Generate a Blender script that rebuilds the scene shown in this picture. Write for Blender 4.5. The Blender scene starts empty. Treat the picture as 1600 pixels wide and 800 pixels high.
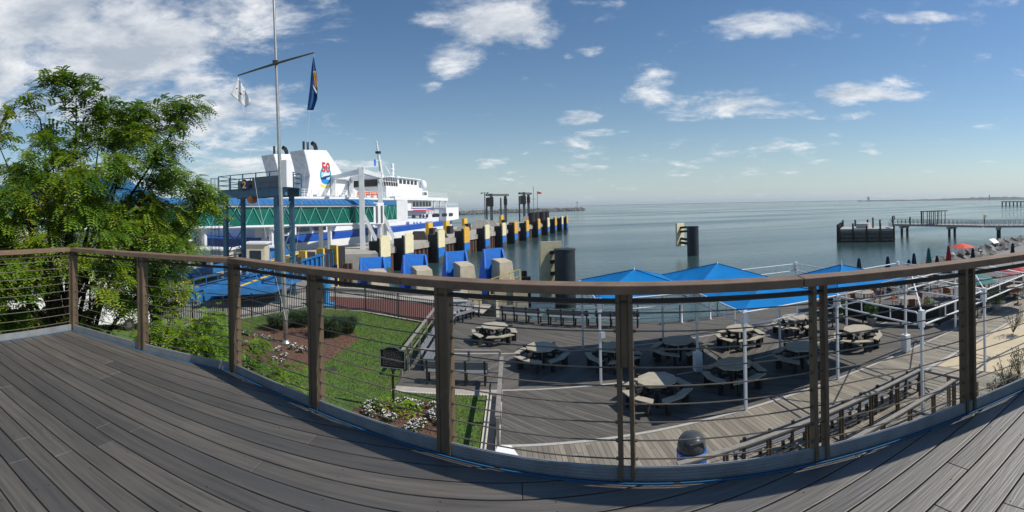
import bpy, bmesh, math, random
from mathutils import Vector, Matrix, noise
R = math.radians
rnd = random.Random(7)
sc = bpy.context.scene
COL = sc.collection

# ------------------------------------------------------------------ camera, world, sun, exposure
FPX = 695.0; ROLL = 0.02; EYE = 6.6
cam = bpy.data.cameras.new('camera'); cam_o = bpy.data.objects.new('camera', cam); COL.objects.link(cam_o); sc.camera = cam_o
cam.type = 'PANO'; cam.panorama_type = 'CENTRAL_CYLINDRICAL'
cam.central_cylindrical_range_u_min = -800 / FPX; cam.central_cylindrical_range_u_max = 800 / FPX
cam.central_cylindrical_range_v_min = (323 - 800) / FPX; cam.central_cylindrical_range_v_max = 323 / FPX
cam.clip_start = 0.05; cam.clip_end = 90000
_c, _s = math.cos(ROLL), math.sin(ROLL)
cam_o.matrix_world = Matrix(((_c, _s, 0, 0), (0, 0, -1, 0), (-_s, _c, 0, EYE), (0, 0, 0, 1)))

def ray(x, y):                                   # photo pixel (1600x800) -> direction
    t = (x - 800) / FPX; v = (323 - y) / FPX
    return Vector((math.sin(t) * _c + v * _s, math.cos(t), -math.sin(t) * _s + v * _c))
def G(x, y, z=0.0):                              # pixel -> point on the level z
    d = ray(x, y); k = (z - EYE) / d.z
    return Vector((d.x * k, d.y * k, z))
def AT(x, y, dist):                              # pixel -> point at a horizontal distance
    d = ray(x, y); k = dist / math.hypot(d.x, d.y)
    return Vector((d.x * k, d.y * k, EYE + d.z * k))

SUN_EL = 47.3; SUN_AZ = 99.0
sv = Vector((math.sin(R(SUN_AZ)) * math.cos(R(SUN_EL)), math.cos(R(SUN_AZ)) * math.cos(R(SUN_EL)), math.sin(R(SUN_EL))))
sun = bpy.data.lights.new('sun', 'SUN'); sun.energy = 5.0; sun.angle = R(0.53); sun.color = (1.0, 0.94, 0.84)
sun_o = bpy.data.objects.new('sun', sun); COL.objects.link(sun_o); sun_o.location = (30, 0, 60)
sun_o.rotation_euler = sv.to_track_quat('Z', 'Y').to_euler()
sc.view_settings.view_transform = 'Standard'; sc.view_settings.look = 'None'
sc.view_settings.exposure = -0.05; sc.view_settings.gamma = 1.0; sc.view_settings.use_curve_mapping = False

world = bpy.data.worlds.new('World'); sc.world = world; world.use_nodes = True
def build_world():
    nt = world.node_tree; N = nt.nodes; L = nt.links
    N.clear()
    def nd(t, **k):
        n = N.new(t)
        for a, b in k.items(): setattr(n, a, b)
        return n
    def mth(op, a, b=None, c=None, clamp=False):
        n = nd('ShaderNodeMath', operation=op); n.use_clamp = clamp
        for i, v in enumerate((a, b, c)):
            if v is None: continue
            if isinstance(v, (int, float)): n.inputs[i].default_value = v
            else: L.new(v, n.inputs[i])
        return n.outputs[0]
    out = nd('ShaderNodeOutputWorld')
    sky = nd('ShaderNodeTexSky', sky_type='NISHITA'); sky.sun_disc = False
    sky.sun_elevation = R(SUN_EL); sky.sun_rotation = R(SUN_AZ); sky.altitude = 0
    sky.air_density = 1.15; sky.dust_density = 0.15; sky.ozone_density = 3.0
    bs = nd('ShaderNodeBackground'); bs.inputs[1].default_value = 0.100
    tc = nd('ShaderNodeTexCoord'); sp = nd('ShaderNodeSeparateXYZ'); L.new(tc.outputs['Generated'], sp.inputs[0])
    x, y, z = sp.outputs
    az = mth('ARCTAN2', x, y); el = mth('DIVIDE', z, mth('SQRT', mth('ADD', mth('MULTIPLY', x, x), mth('MULTIPLY', y, y))))
    zz = mth('ADD', mth('MAXIMUM', z, 0.0), 0.16)
    cb = nd('ShaderNodeCombineXYZ')
    L.new(mth('DIVIDE', x, zz), cb.inputs[0]); L.new(mth('DIVIDE', y, zz), cb.inputs[1]); L.new(mth('MULTIPLY', z, 3.0), cb.inputs[2])
    nz = nd('ShaderNodeTexNoise'); nz.inputs['Scale'].default_value = 2.6; nz.inputs['Detail'].default_value = 11; nz.inputs['Roughness'].default_value = 0.64
    nz.inputs['Distortion'].default_value = 0.25
    L.new(cb.outputs[0], nz.inputs['Vector'])
    off = nd('ShaderNodeVectorMath', operation='ADD'); off.inputs[1].default_value = (0.12, 0.0, 0.16)
    L.new(cb.outputs[0], off.inputs[0])
    nz2 = nd('ShaderNodeTexNoise'); nz2.inputs['Scale'].default_value = 2.6; nz2.inputs['Detail'].default_value = 7; nz2.inputs['Roughness'].default_value = 0.6
    nz2.inputs['Distortion'].default_value = 0.25
    L.new(off.outputs[0], nz2.inputs['Vector'])
    hz = mth('POWER', 2.718, mth('MULTIPLY', mth('MAXIMUM', el, 0.0), -9.5))      # pale haze low over the bay
    hm = nd('ShaderNodeMix', data_type='RGBA'); L.new(mth('MULTIPLY', hz, .80), hm.inputs[0]); L.new(sky.outputs[0], hm.inputs[6]); hm.inputs[7].default_value = (4.6, 6.1, 7.2, 1)
    sat = nd('ShaderNodeHueSaturation'); sat.inputs['Saturation'].default_value = 1.18; tn = nd('ShaderNodeMix', data_type='RGBA', blend_type='MULTIPLY'); tn.inputs[0].default_value = 1.0; L.new(hm.outputs[2], tn.inputs[6]); tn.inputs[7].default_value = (1.03, 1.0, .99, 1); L.new(tn.outputs[2], sat.inputs['Color']); L.new(sat.outputs[0], bs.inputs[0])
    # cloud banks: (photo px, py, half width, half height, weight)
    blobs = [(110, 40, 330, 130, .47), (60, 120, 270, 80, .34), (300, 170, 205, 70, .36), (390, 20, 210, 60, .27), (560, 16, 60, 24, .22),
             (780, 22, 120, 66, .33), (722, 80, 60, 40, .27), (900, 4, 100, 10, .16),
             (1250, 38, 140, 30, .32), (1180, 15, 60, 20, .2), (1430, 30, 66, 10, .25),
             (1160, 165, 130, 30, .28), (1010, 140, 60, 34, .23), (903, 188, 38, 15, .26), (1345, 147, 110, 17, .29), (1400, 130, 52, 13, .22),
             (1325, 182, 80, 9, .2), (1470, 158, 40, 7, .17), (925, 78, 26, 14, .22), (893, 90, 14, 9, .18), (677, 140, 20, 12, .17), (763, 156, 34, 9, .13),
             (410, 262, 190, 22, .26), (285, 255, 40, 9, .18), (430, 198, 170, 16, .14), (1080, 235, 320, 40, .12), (1400, 215, 160, 14, .03),
             (820, 270, 500, 26, .05)]
    tot = None
    for (px, py, hw, hh, wt) in blobs:
        a0 = (px - 800) / FPX; e0 = (323 - 14 * math.sin(a0) - py) / FPX
        u = mth('MULTIPLY', mth('SUBTRACT', az, a0), FPX / hw / 1.25)
        v = mth('MULTIPLY', mth('SUBTRACT', el, e0), FPX / hh / 1.25)
        d = mth('SUBTRACT', 1.0, mth('ADD', mth('MULTIPLY', u, u), mth('MULTIPLY', v, v)), clamp=True)
        t = mth('MULTIPLY', d, wt)
        tot = t if tot is None else mth('MAXIMUM', tot, t)
    # coverage behind and above the camera too, so water and windows reflect a real sky
    ct = lambda o: mth('MULTIPLY_ADD', mth('SUBTRACT', o, .5), 1.75, .40)
    dens = mth('ADD', ct(nz.outputs[0]), mth('MULTIPLY', tot, 1.38)); dens2 = mth('ADD', ct(nz2.outputs[0]), mth('MULTIPLY', tot, 1.38))
    mr = nd('ShaderNodeMapRange'); mr.interpolation_type = 'SMOOTHSTEP'
    mr.inputs[1].default_value = 0.55; mr.inputs[2].default_value = 1.04
    L.new(dens, mr.inputs[0])
    mask = mth('MULTIPLY', mr.outputs[0], 0.96)
    sh = mth('SUBTRACT', dens2, 0.60); sh = mth('MULTIPLY', sh, 2.0, clamp=True)
    ramp = nd('ShaderNodeMix', data_type='RGBA'); L.new(sh, ramp.inputs[0])
    ramp.inputs[6].default_value = (1.18, 1.19, 1.20, 1); ramp.inputs[7].default_value = (0.56, 0.63, 0.73, 1)
    bc = nd('ShaderNodeBackground'); bc.inputs[1].default_value = 0.86
    L.new(ramp.outputs[2], bc.inputs[0])
    mx = nd('ShaderNodeMixShader'); L.new(mask, mx.inputs[0]); L.new(bs.outputs[0], mx.inputs[1]); L.new(bc.outputs[0], mx.inputs[2])
    L.new(mx.outputs[0], out.inputs[0])
build_world()

# ------------------------------------------------------------------ materials
_mats = {}
def mat(name, col, rough=0.65, metal=0.0, var=0.12, scale=2.5, bump=0.0, bscale=30.0, island=0.0, spec=0.5, dirt=None, grain=None, trans=0.0, alpha=1.0, bdist=0.01):
    if name in _mats: return _mats[name]
    m = bpy.data.materials.new(name); m.use_nodes = True; nt = m.node_tree; N = nt.nodes; L = nt.links
    b = N['Principled BSDF']; b.inputs['Roughness'].default_value = rough; b.inputs['Metallic'].default_value = metal
    b.inputs['Specular IOR Level'].default_value = spec
    tc = N.new('ShaderNodeTexCoord'); mp = N.new('ShaderNodeMapping'); L.new(tc.outputs['Object'], mp.inputs[0])
    if grain is not None:                           # grain = (angle, stretch): streaks along a direction
        mp.inputs['Rotation'].default_value = (0, 0, -grain[0]); mp.vector_type = 'POINT'
        mp2 = N.new('ShaderNodeMapping'); mp2.inputs['Scale'].default_value = (1.0 / grain[1], 1, 1); L.new(mp.outputs[0], mp2.inputs[0]); vec = mp2.outputs[0]
    else: vec = mp.outputs[0]
    nz = N.new('ShaderNodeTexNoise'); nz.inputs['Scale'].default_value = scale; nz.inputs['Detail'].default_value = 8; nz.inputs['Roughness'].default_value = 0.62
    L.new(vec, nz.inputs['Vector'])
    mr = N.new('ShaderNodeMapRange'); mr.inputs[1].default_value = 0.3; mr.inputs[2].default_value = 0.7
    mr.inputs[3].default_value = 1 - var; mr.inputs[4].default_value = 1 + var; L.new(nz.outputs[0], mr.inputs[0])
    fac = mr.outputs[0]
    if island:
        ge = N.new('ShaderNodeNewGeometry'); mi = N.new('ShaderNodeMapRange'); mi.inputs[3].default_value = 1 - island; mi.inputs[4].default_value = 1 + island
        L.new(ge.outputs['Random Per Island'], mi.inputs[0]); mu = N.new('ShaderNodeMath'); mu.operation = 'MULTIPLY'
        L.new(fac, mu.inputs[0]); L.new(mi.outputs[0], mu.inputs[1]); fac = mu.outputs[0]
    vm = N.new('ShaderNodeVectorMath'); vm.operation = 'SCALE'; vm.inputs[0].default_value = col[:3]; L.new(fac, vm.inputs['Scale'])
    colout = vm.outputs[0]
    if dirt:                                        # dirt = (colour, low, high, scale): worn patches
        n2 = N.new('ShaderNodeTexNoise'); n2.inputs['Scale'].default_value = dirt[3]; n2.inputs['Detail'].default_value = 6; L.new(vec, n2.inputs['Vector'])
        m2 = N.new('ShaderNodeMapRange'); m2.inputs[1].default_value = dirt[1]; m2.inputs[2].default_value = dirt[2]; L.new(n2.outputs[0], m2.inputs[0])
        mx = N.new('ShaderNodeMix'); mx.data_type = 'RGBA'; L.new(m2.outputs[0], mx.inputs[0]); L.new(colout, mx.inputs[6]); mx.inputs[7].default_value = (*dirt[0], 1)
        colout = mx.outputs[2]
    L.new(colout, b.inputs['Base Color'])
    if bump:
        n3 = N.new('ShaderNodeTexNoise'); n3.inputs['Scale'].default_value = bscale; n3.inputs['Detail'].default_value = 5; L.new(vec, n3.inputs['Vector'])
        bp = N.new('ShaderNodeBump'); bp.inputs['Strength'].default_value = bump; bp.inputs['Distance'].default_value = bdist; L.new(n3.outputs[0], bp.inputs['Height']); L.new(bp.outputs[0], b.inputs['Normal'])
    if trans:
        out = N['Material Output']; tr = N.new('ShaderNodeBsdfTranslucent'); L.new(colout, tr.inputs[0])
        ms = N.new('ShaderNodeMixShader'); ms.inputs[0].default_value = trans; L.new(b.outputs[0], ms.inputs[1]); L.new(tr.outputs[0], ms.inputs[2]); L.new(ms.outputs[0], out.inputs[0])
    if alpha < 1: b.inputs['Alpha'].default_value = alpha
    _mats[name] = m
    return m

def leaf_mat(name, ca, cb, cc):
    m = bpy.data.materials.new(name); m.use_nodes = True; nt = m.node_tree; N = nt.nodes; L = nt.links; b = N['Principled BSDF']
    b.inputs['Roughness'].default_value = 0.5
    tc = N.new('ShaderNodeTexCoord'); nz = N.new('ShaderNodeTexNoise'); nz.inputs['Scale'].default_value = 0.8; nz.inputs['Detail'].default_value = 3; L.new(tc.outputs['Object'], nz.inputs[0])
    ge = N.new('ShaderNodeNewGeometry'); ad = N.new('ShaderNodeMath'); ad.operation = 'MULTIPLY_ADD'; L.new(ge.outputs['Random Per Island'], ad.inputs[0]); ad.inputs[1].default_value = 0.28; L.new(nz.outputs[0], ad.inputs[2])
    cr = N.new('ShaderNodeValToRGB'); L.new(ad.outputs[0], cr.inputs[0])
    e = cr.color_ramp.elements; e[0].position = 0.42; e[0].color = (*ca, 1); e[1].position = 0.92; e[1].color = (*cc, 1)
    k = e.new(0.68); k.color = (*cb, 1)
    L.new(cr.outputs[0], b.inputs['Base Color'])
    tr = N.new('ShaderNodeBsdfTranslucent'); L.new(cr.outputs[0], tr.inputs[0])
    ms = N.new('ShaderNodeMixShader'); ms.inputs[0].default_value = 0.42
    L.new(b.outputs[0], ms.inputs[1]); L.new(tr.outputs[0], ms.inputs[2]); L.new(ms.outputs[0], N['Material Output'].inputs[0])
    _mats[name] = m
    return m

# ------------------------------------------------------------------ mesh building
class MB:
    def __init__(s, off=(0, 0, 0)):
        s.v = []; s.f = []; s.off = Vector(off)
    def pts(s, vs):
        n = len(s.v); s.v += [Vector(p) - s.off for p in vs]; return n
    def faces(s, n, fs): s.f += [tuple(n + i for i in f) for f in fs]
    def hexa(s, b, t):                              # four bottom and four top corners
        n = s.pts(list(b) + list(t)); s.faces(n, [(3, 2, 1, 0), (4, 5, 6, 7), (0, 1, 5, 4), (1, 2, 6, 5), (2, 3, 7, 6), (3, 0, 4, 7)]); return s
    def box(s, x0, x1, y0, y1, z0, z1):
        return s.hexa([(x0, y0, z0), (x1, y0, z0), (x1, y1, z0), (x0, y1, z0)], [(x0, y0, z1), (x1, y0, z1), (x1, y1, z1), (x0, y1, z1)])
    def cbox(s, c, sx, sy, sz, a=0.0):              # centred in x, y; c.z is the bottom
        ca, sa = math.cos(a), math.sin(a); q = [(-sx / 2, -sy / 2), (sx / 2, -sy / 2), (sx / 2, sy / 2), (-sx / 2, sy / 2)]
        p = [(c[0] + x * ca - y * sa, c[1] + x * sa + y * ca) for x, y in q]
        return s.hexa([(x, y, c[2]) for x, y in p], [(x, y, c[2] + sz) for x, y in p])
    def prism(s, poly, z0, z1):
        k = len(poly); n = s.pts([(p[0], p[1], z0) for p in poly] + [(p[0], p[1], z1) for p in poly])
        s.faces(n, [tuple(range(k - 1, -1, -1)), tuple(range(k, 2 * k))] + [(i, (i + 1) % k, k + (i + 1) % k, k + i) for i in range(k)]); return s
    def slab(s, poly3, vec):                        # polygon in 3D pushed along vec
        k = len(poly3); vec = Vector(vec); n = s.pts([Vector(p) for p in poly3] + [Vector(p) + vec for p in poly3])
        s.faces(n, [tuple(range(k - 1, -1, -1)), tuple(range(k, 2 * k))] + [(i, (i + 1) % k, k + (i + 1) % k, k + i) for i in range(k)]); return s
    def bar(s, a, b, w, h, up=(0, 0, 1)):
        a = Vector(a); b = Vector(b); d = (b - a).normalized(); up = Vector(up)
        if abs(d.dot(up)) > 0.98: up = Vector((0, 1, 0))
        r = d.cross(up).normalized(); u = r.cross(d)
        q = [(-w / 2, -h / 2), (w / 2, -h / 2), (w / 2, h / 2), (-w / 2, h / 2)]
        return s.hexa([a + r * x + u * y for x, y in q], [b + r * x + u * y for x, y in q])
    def tube(s, pts, r, n=8, cap=True, radii=None):
        pts = [Vector(p) for p in pts]; rings = []
        ref = None
        for i, p in enumerate(pts):
            d = (pts[min(i + 1, len(pts) - 1)] - pts[max(i - 1, 0)]).normalized()
            if ref is None: ref = Vector((0, 0, 1)) if abs(d.z) < 0.9 else Vector((0, 1, 0))
            u = d.cross(ref).normalized(); w = u.cross(d).normalized(); ref = w
            rr = radii[i] if radii else r
            rings.append(s.pts([p + (u * math.cos(2 * math.pi * j / n) + w * math.sin(2 * math.pi * j / n)) * rr for j in range(n)]))
        for a, b in zip(rings, rings[1:]):
            for j in range(n): s.f.append((a + j, a + (j + 1) % n, b + (j + 1) % n, b + j))
        if cap: s.f.append(tuple(rings[0] + j for j in range(n - 1, -1, -1))); s.f.append(tuple(rings[-1] + j for j in range(n)))
        return s
    def lathe(s, c, prof, n=24):                    # prof = [(radius, z)]
        rings = [s.pts([(c[0] + r * math.cos(2 * math.pi * j / n), c[1] + r * math.sin(2 * math.pi * j / n), c[2] + z) for j in range(n)]) for r, z in prof]
        for a, b in zip(rings, rings[1:]):
            for j in range(n): s.f.append((a + j, a + (j + 1) % n, b + (j + 1) % n, b + j))
        s.f.append(tuple(rings[0] + j for j in range(n - 1, -1, -1))); s.f.append(tuple(rings[-1] + j for j in range(n)))
        return s
    def build(s, name, m, parent=None, smooth=False, bevel=0.0, **props):
        me = bpy.data.meshes.new(name); me.from_pydata([tuple(p) for p in s.v], [], s.f)
        if m is not None: me.materials.append(m)
        o = bpy.data.objects.new(name, me); COL.objects.link(o)
        if parent is not None: o.parent = parent
        if smooth: me.shade_smooth() if hasattr(me, 'shade_smooth') else None
        bm = bmesh.new(); bm.from_mesh(me); bmesh.ops.recalc_face_normals(bm, faces=bm.faces); bm.to_mesh(me); bm.free()
        if bevel:
            bv = o.modifiers.new('bevel', 'BEVEL'); bv.width = bevel; bv.segments = 2; bv.limit_method = 'ANGLE'
        for k, v in props.items(): o[k] = v
        return o

def thing(name, label, cat, loc=(0, 0, 0), rz=0.0, group=None):
    o = bpy.data.objects.new(name, None); COL.objects.link(o); o.location = loc; o.rotation_euler = (0, 0, rz); o.empty_display_size = 0.2
    o['label'] = label; o['category'] = cat
    if group: o['group'] = group
    return o
def dup(root, loc, rz, label, group=None):
    r = root.copy(); COL.objects.link(r); r.location = loc; r.rotation_euler = (0, 0, rz); r['label'] = label
    if group: r['group'] = group
    for ch in list(root.children):
        c = ch.copy(); COL.objects.link(c); c.parent = r
        for g in ch.children:
            d = g.copy(); COL.objects.link(d); d.parent = c
    return r
def struct(mb, name, m, **k): return mb.build(name, m, kind='structure', **k)
def clip(poly, n, c):                               # keep n.p <= c
    out = []
    for i, p in enumerate(poly):
        q = poly[(i + 1) % len(poly)]; a = n[0] * p[0] + n[1] * p[1] - c; b = n[0] * q[0] + n[1] * q[1] - c
        if a <= 0: out.append(p)
        if (a < 0 < b) or (b < 0 < a):
            t = a / (a - b); out.append((p[0] + (q[0] - p[0]) * t, p[1] + (q[1] - p[1]) * t))
    return out
def clip_convex(poly, region):                      # region: counter-clockwise convex polygon
    for i, p in enumerate(region):
        q = region[(i + 1) % len(region)]; n = (q[1] - p[1], -(q[0] - p[0]))
        poly = clip(poly, n, n[0] * p[0] + n[1] * p[1])
        if len(poly) < 3: return []
    return poly
def planks(mb, region, ang, width, gap, z0, z1, rg, lmin=2.4, lmax=4.6, jig=0.0):
    ca, sa = math.cos(ang), math.sin(ang)
    us = [p[0] * ca + p[1] * sa for p in region]; vs = [-p[0] * sa + p[1] * ca for p in region]
    v = math.floor(min(vs) / width) * width
    while v < max(vs):
        u = min(us) - rg.random() * lmax
        while u < max(us):
            l = lmin + rg.random() * (lmax - lmin)
            q = [(u + .002, v), (u + l - .002, v), (u + l - .002, v + width - gap), (u + .002, v + width - gap)]
            q = clip_convex([(a * ca - b * sa, a * sa + b * ca) for a, b in q], region)
            if len(q) >= 3:
                dz = rg.uniform(-jig, jig); mb.prism(q, z0, z1 + dz)
            u += l
        v += width

# ------------------------------------------------------------------ common materials
m_deck = mat('weathered_deck_wood', (.066, .056, .043), .60, var=.55, scale=26, bump=.7, bscale=60, island=.34, grain=(0.0, 16), dirt=((.040, .036, .031), .50, .74, 5.5), spec=1.0, bdist=.006)
m_deck.node_tree.nodes['Principled BSDF'].inputs['IOR'].default_value = 1.70
m_deckgap = mat('deck_underside', (.03, .027, .024), .9)
m_board = mat('edge_board_composite', (.215, .225, .235), .45, var=.22, scale=6, bump=.2, bscale=60, spec=.8)
m_cap = mat('rail_cap_wood', (.170, .112, .072), .7, var=.28, scale=7, bump=.25, bscale=40)
m_post = mat('weathered_bronze_post', (.112, .078, .047), .55, var=.25, scale=5, dirt=((.15, .12, .085), .62, .8, 7), bump=.08)
m_bar = mat('bronze_bar', (.060, .047, .036), .75, var=.2, spec=.2)
m_steel = mat('rail_steel', (.16, .14, .12), .45, metal=.5, var=.15)
m_cable = mat('steel_cable', (.17, .14, .11), .45, metal=.35, var=.2, scale=30)
m_tape = mat('blue_tape', (.018, .115, .25), .5, var=.15, scale=8)
m_bw45 = mat('boardwalk_planks', (.100, .093, .081), .72, var=.22, scale=7, island=.22, bump=.2, grain=(R(-45), 12))
m_bwp = mat('boardwalk_planks_other_way', (.106, .098, .086), .72, var=.22, scale=7, island=.22, bump=.2, grain=(R(45), 12))
m_bwy = mat('walkway_planks', (.225, .200, .160), .7, var=.2, scale=7, island=.24, bump=.2, grain=(R(90), 12))
m_edge = mat('pale_border_board', (.40, .385, .35), .7, var=.15, scale=5)
m_white = mat('white_paint', (.78, .79, .80), .4, var=.05, scale=1.5, dirt=((.5, .48, .44), .68, .85, 3))
m_postw = mat('white_pole_paint', (.72, .74, .76), .4, var=.05)
m_blue = mat('blue_fabric', (.0, .19, .52), .8, var=.14, scale=1.6, spec=.2, trans=.14, bump=.5, bscale=2.2, bdist=.06)
m_black = mat('black_metal', (.018, .018, .02), .4, var=.1)
m_rubber = mat('black_rubber', (.02, .02, .022), .75, var=.25, scale=3)
m_conc = mat('concrete', (.36, .34, .30), .85, var=.18, scale=1.4, bump=.2, bscale=25, dirt=((.17, .15, .12), .58, .8, .8))
m_yellow = mat('yellow_paint', (.78, .48, .05), .5, var=.15, scale=2, dirt=((.35, .22, .08), .66, .85, 2.5))
m_pblue = mat('blue_paint', (.012, .165, .62), .5, var=.15, scale=2)
m_seam = mat('canopy_seam', (.0, .12, .36), .8)
m_cream = mat('cream_paint', (.76, .68, .44), .5, var=.10, scale=2, dirt=((.42, .26, .12), .64, .82, 2.2))
m_rust = mat('rusty_sheet_pile', (.095, .048, .034), .85, var=.4, scale=2)
m_gantry = mat('slate_blue_paint', (.055, .135, .205), .5, var=.15, scale=2)
m_plast = mat('recycled_plastic_tan', (.37, .335, .26), .7, var=.16, scale=3, dirt=((.22, .19, .14), .58, .8, 2.5))
m_darkleg = mat('dark_green_plastic', (.02, .024, .022), .6)
m_bench = mat('grey_plastic_slat', (.15, .16, .18), .6, var=.1)
m_grass = mat('lawn_grass', (.065, .120, .016), .9, var=.35, scale=3.5, bump=.6, bscale=70, dirt=((.10, .095, .03), .52, .78, .7))
m_blade = mat('grass_blades', (.085, .160, .018), .8, var=.45, scale=.9, trans=.25, island=.4, dirt=((.16, .15, .04), .54, .80, .7))
m_mulch = mat('bark_mulch', (.115, .060, .038), .95, var=.5, scale=16, bump=.9, bscale=40, bdist=.03)
m_sand = mat('sand', (.50, .42, .29), .95, var=.10, scale=1.5, bump=.3, bscale=14, bdist=.03)
m_asphalt = mat('yard_paving', (.20, .195, .185), .9, var=.15, scale=1)
m_brickp = mat('red_brick_paving', (.125, .052, .042), .85, var=.25, scale=9)
m_land = mat('quay_ground', (.34, .32, .29), .9, var=.15, scale=.6)
m_steelblk = mat('dark_timber', (.045, .04, .036), .85, var=.3, scale=2)

# ------------------------------------------------------------------ upper deck (the place the photographer stands)
ZD = 5.043
TH0 = (1030 - 800) / FPX
nA = Vector((math.sin(TH0), math.cos(TH0), 0)); aA = Vector((math.cos(TH0), -math.sin(TH0), 0))
Pr = nA * 2.476 + aA * 6.3
Pk = nA * 2.476 - aA * 3.60
Pl = Vector((-5.03, 3.28, 0)); Pc = Vector((-5.07, -3.6, 0))
FOOT = [Pr, Pk, Pl, Pc]
def offs(poly, d):                                  # outward (left of travel from right to left is away): mitred offset
    out = []
    for i, p in enumerate(poly):
        ns = []
        for a, b in ((i - 1, i), (i, i + 1)):
            if a < 0 or b >= len(poly): continue
            t = (poly[b] - poly[a]).normalized(); ns.append(Vector((t.y, -t.x, 0)))
        if len(ns) == 1: out.append(p + ns[0] * d)
        else:
            m = (ns[0] + ns[1]).normalized(); out.append(p + m * (d / m.dot(ns[0])))
    return out
def inner(d): return offs(FOOT, d)
def xy(v): return (v.x, v.y)
dp = inner(-0.015)
PB = (Pr.x - 0.2, -3.6)
region = [(dp[3].x, dp[3].y), (Pr.x, -3.6), xy(dp[0]), xy(dp[1]), xy(dp[2])]
mb = MB(); planks(mb, region, 0.0, .148, .0115, ZD - .035, ZD, random.Random(3), 1.8, 4.9, jig=.0012)
deck = struct(mb, 'upper_deck', m_deck, bevel=.003)
mb = MB(); rs = random.Random(9)
v = math.floor(-3.6 / .148) * .148
while v < 3.4:
    for u in range(-8, 13):
        for o in (.03, .108):
            x = u * .61 + .2; y = v + o
            if rs.random() < .45 and len(clip_convex([(x - .004, y - .004), (x + .004, y - .004), (x + .004, y + .004), (x - .004, y + .004)], region)) >= 3: mb.cbox((x, y, ZD - .002), .0075, .0075, .0032, rs.random())
    v += .148
mb.build('deck_screws', m_black, deck)['kind'] = 'stuff'
deck['label'] = 'weathered grey plank deck underfoot in front of the cable railing'
q = inner(-.03); mb = MB(); mb.prism([(q[3].x, q[3].y), (Pr.x, -3.6), xy(q[0]), xy(q[1]), xy(q[2])], ZD - .30, ZD - .045)
struct(mb, 'upper_deck_framing', m_deckgap)
def ring(name, d0, d1, z0, z1, m, parent=None, kind=None, bevel=0.0, poly=None, seg=None):
    a = offs(FOOT, d0); b = offs(FOOT, d1); mb_ = MB()
    for i in range(len(FOOT) - 1):
        if seg is not None and i not in seg: continue
        mb_.hexa([(a[i].x, a[i].y, z0), (a[i + 1].x, a[i + 1].y, z0), (b[i + 1].x, b[i + 1].y, z0), (b[i].x, b[i].y, z0)],
                 [(a[i].x, a[i].y, z1), (a[i + 1].x, a[i + 1].y, z1), (b[i + 1].x, b[i + 1].y, z1), (b[i].x, b[i].y, z1)])
    o = mb_.build(name, m, parent, bevel=bevel)
    if kind: o['kind'] = kind
    return o
# grooved toe board standing between the posts, narrow sill behind it
mb = MB()
for k in range(5):
    a = offs(FOOT, .016); b = offs(FOOT, .036)
    for i in range(3):
        mb.hexa([(p.x, p.y, ZD - .012 + k * .0175) for p in (a[i], a[i + 1], b[i + 1], b[i])], [(p.x, p.y, ZD - .012 + k * .0175 + .0155) for p in (a[i], a[i + 1], b[i + 1], b[i])])
a = offs(FOOT, .0185); b = offs(FOOT, .034)
for i in range(3):
    mb.hexa([(p.x, p.y, ZD - .26) for p in (a[i], a[i + 1], b[i + 1], b[i])], [(p.x, p.y, ZD + .0725) for p in (a[i], a[i + 1], b[i + 1], b[i])])
struct(mb, 'upper_deck_border', m_board)
mb = MB(); a = offs(FOOT, -.02); b = offs(FOOT, .085)
for i in range(3):
    mb.hexa([(p.x, p.y, ZD - .30) for p in (a[i], a[i + 1], b[i + 1], b[i])], [(p.x, p.y, ZD - .006) for p in (a[i], a[i + 1], b[i + 1], b[i])])
struct(mb, 'upper_deck_rim', m_steelblk)
# thin blue tape line along the border
mb = MB(); rt = random.Random(5)
for i in range(3):
    a = offs(FOOT, -.024); b = offs(FOOT, -.006)
    p0, p1, q0, q1 = a[i], a[i + 1], b[i], b[i + 1]; n = max(2, int((p1 - p0).length / .5))
    for k in range(n):
        t0 = k / n; t1 = (k + 1) / n - (.004 if rt.random() < .4 else 0)
        P = [p0.lerp(p1, t0), p0.lerp(p1, t1), q0.lerp(q1, t1), q0.lerp(q1, t0)]
        mb.hexa([(p.x, p.y, ZD + .0015) for p in P], [(p.x, p.y, ZD + .0035) for p in P])
tp = mb.build('masking_tape', m_tape); tp['label'] = 'thin blue tape line stuck along the edge of the upper deck'; tp['category'] = 'tape'
# columns carrying the deck
for i, p in enumerate([nA * 2.2 + aA * 4.2, nA * 2.2 + aA * .4, nA * 2.2 - aA * 3.0, Vector((-4.7, 2.9, 0)), Vector((-4.7, -3, 0)), Vector((3, -3, 0))]):
    o = MB().cbox((p.x, p.y, 0), .3, .3, ZD - .3).build('support_column', m_steelblk); o['category'] = 'column'; o['group'] = 'columns carrying the upper deck'
    o['label'] = 'dark timber column under the raised deck'

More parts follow.
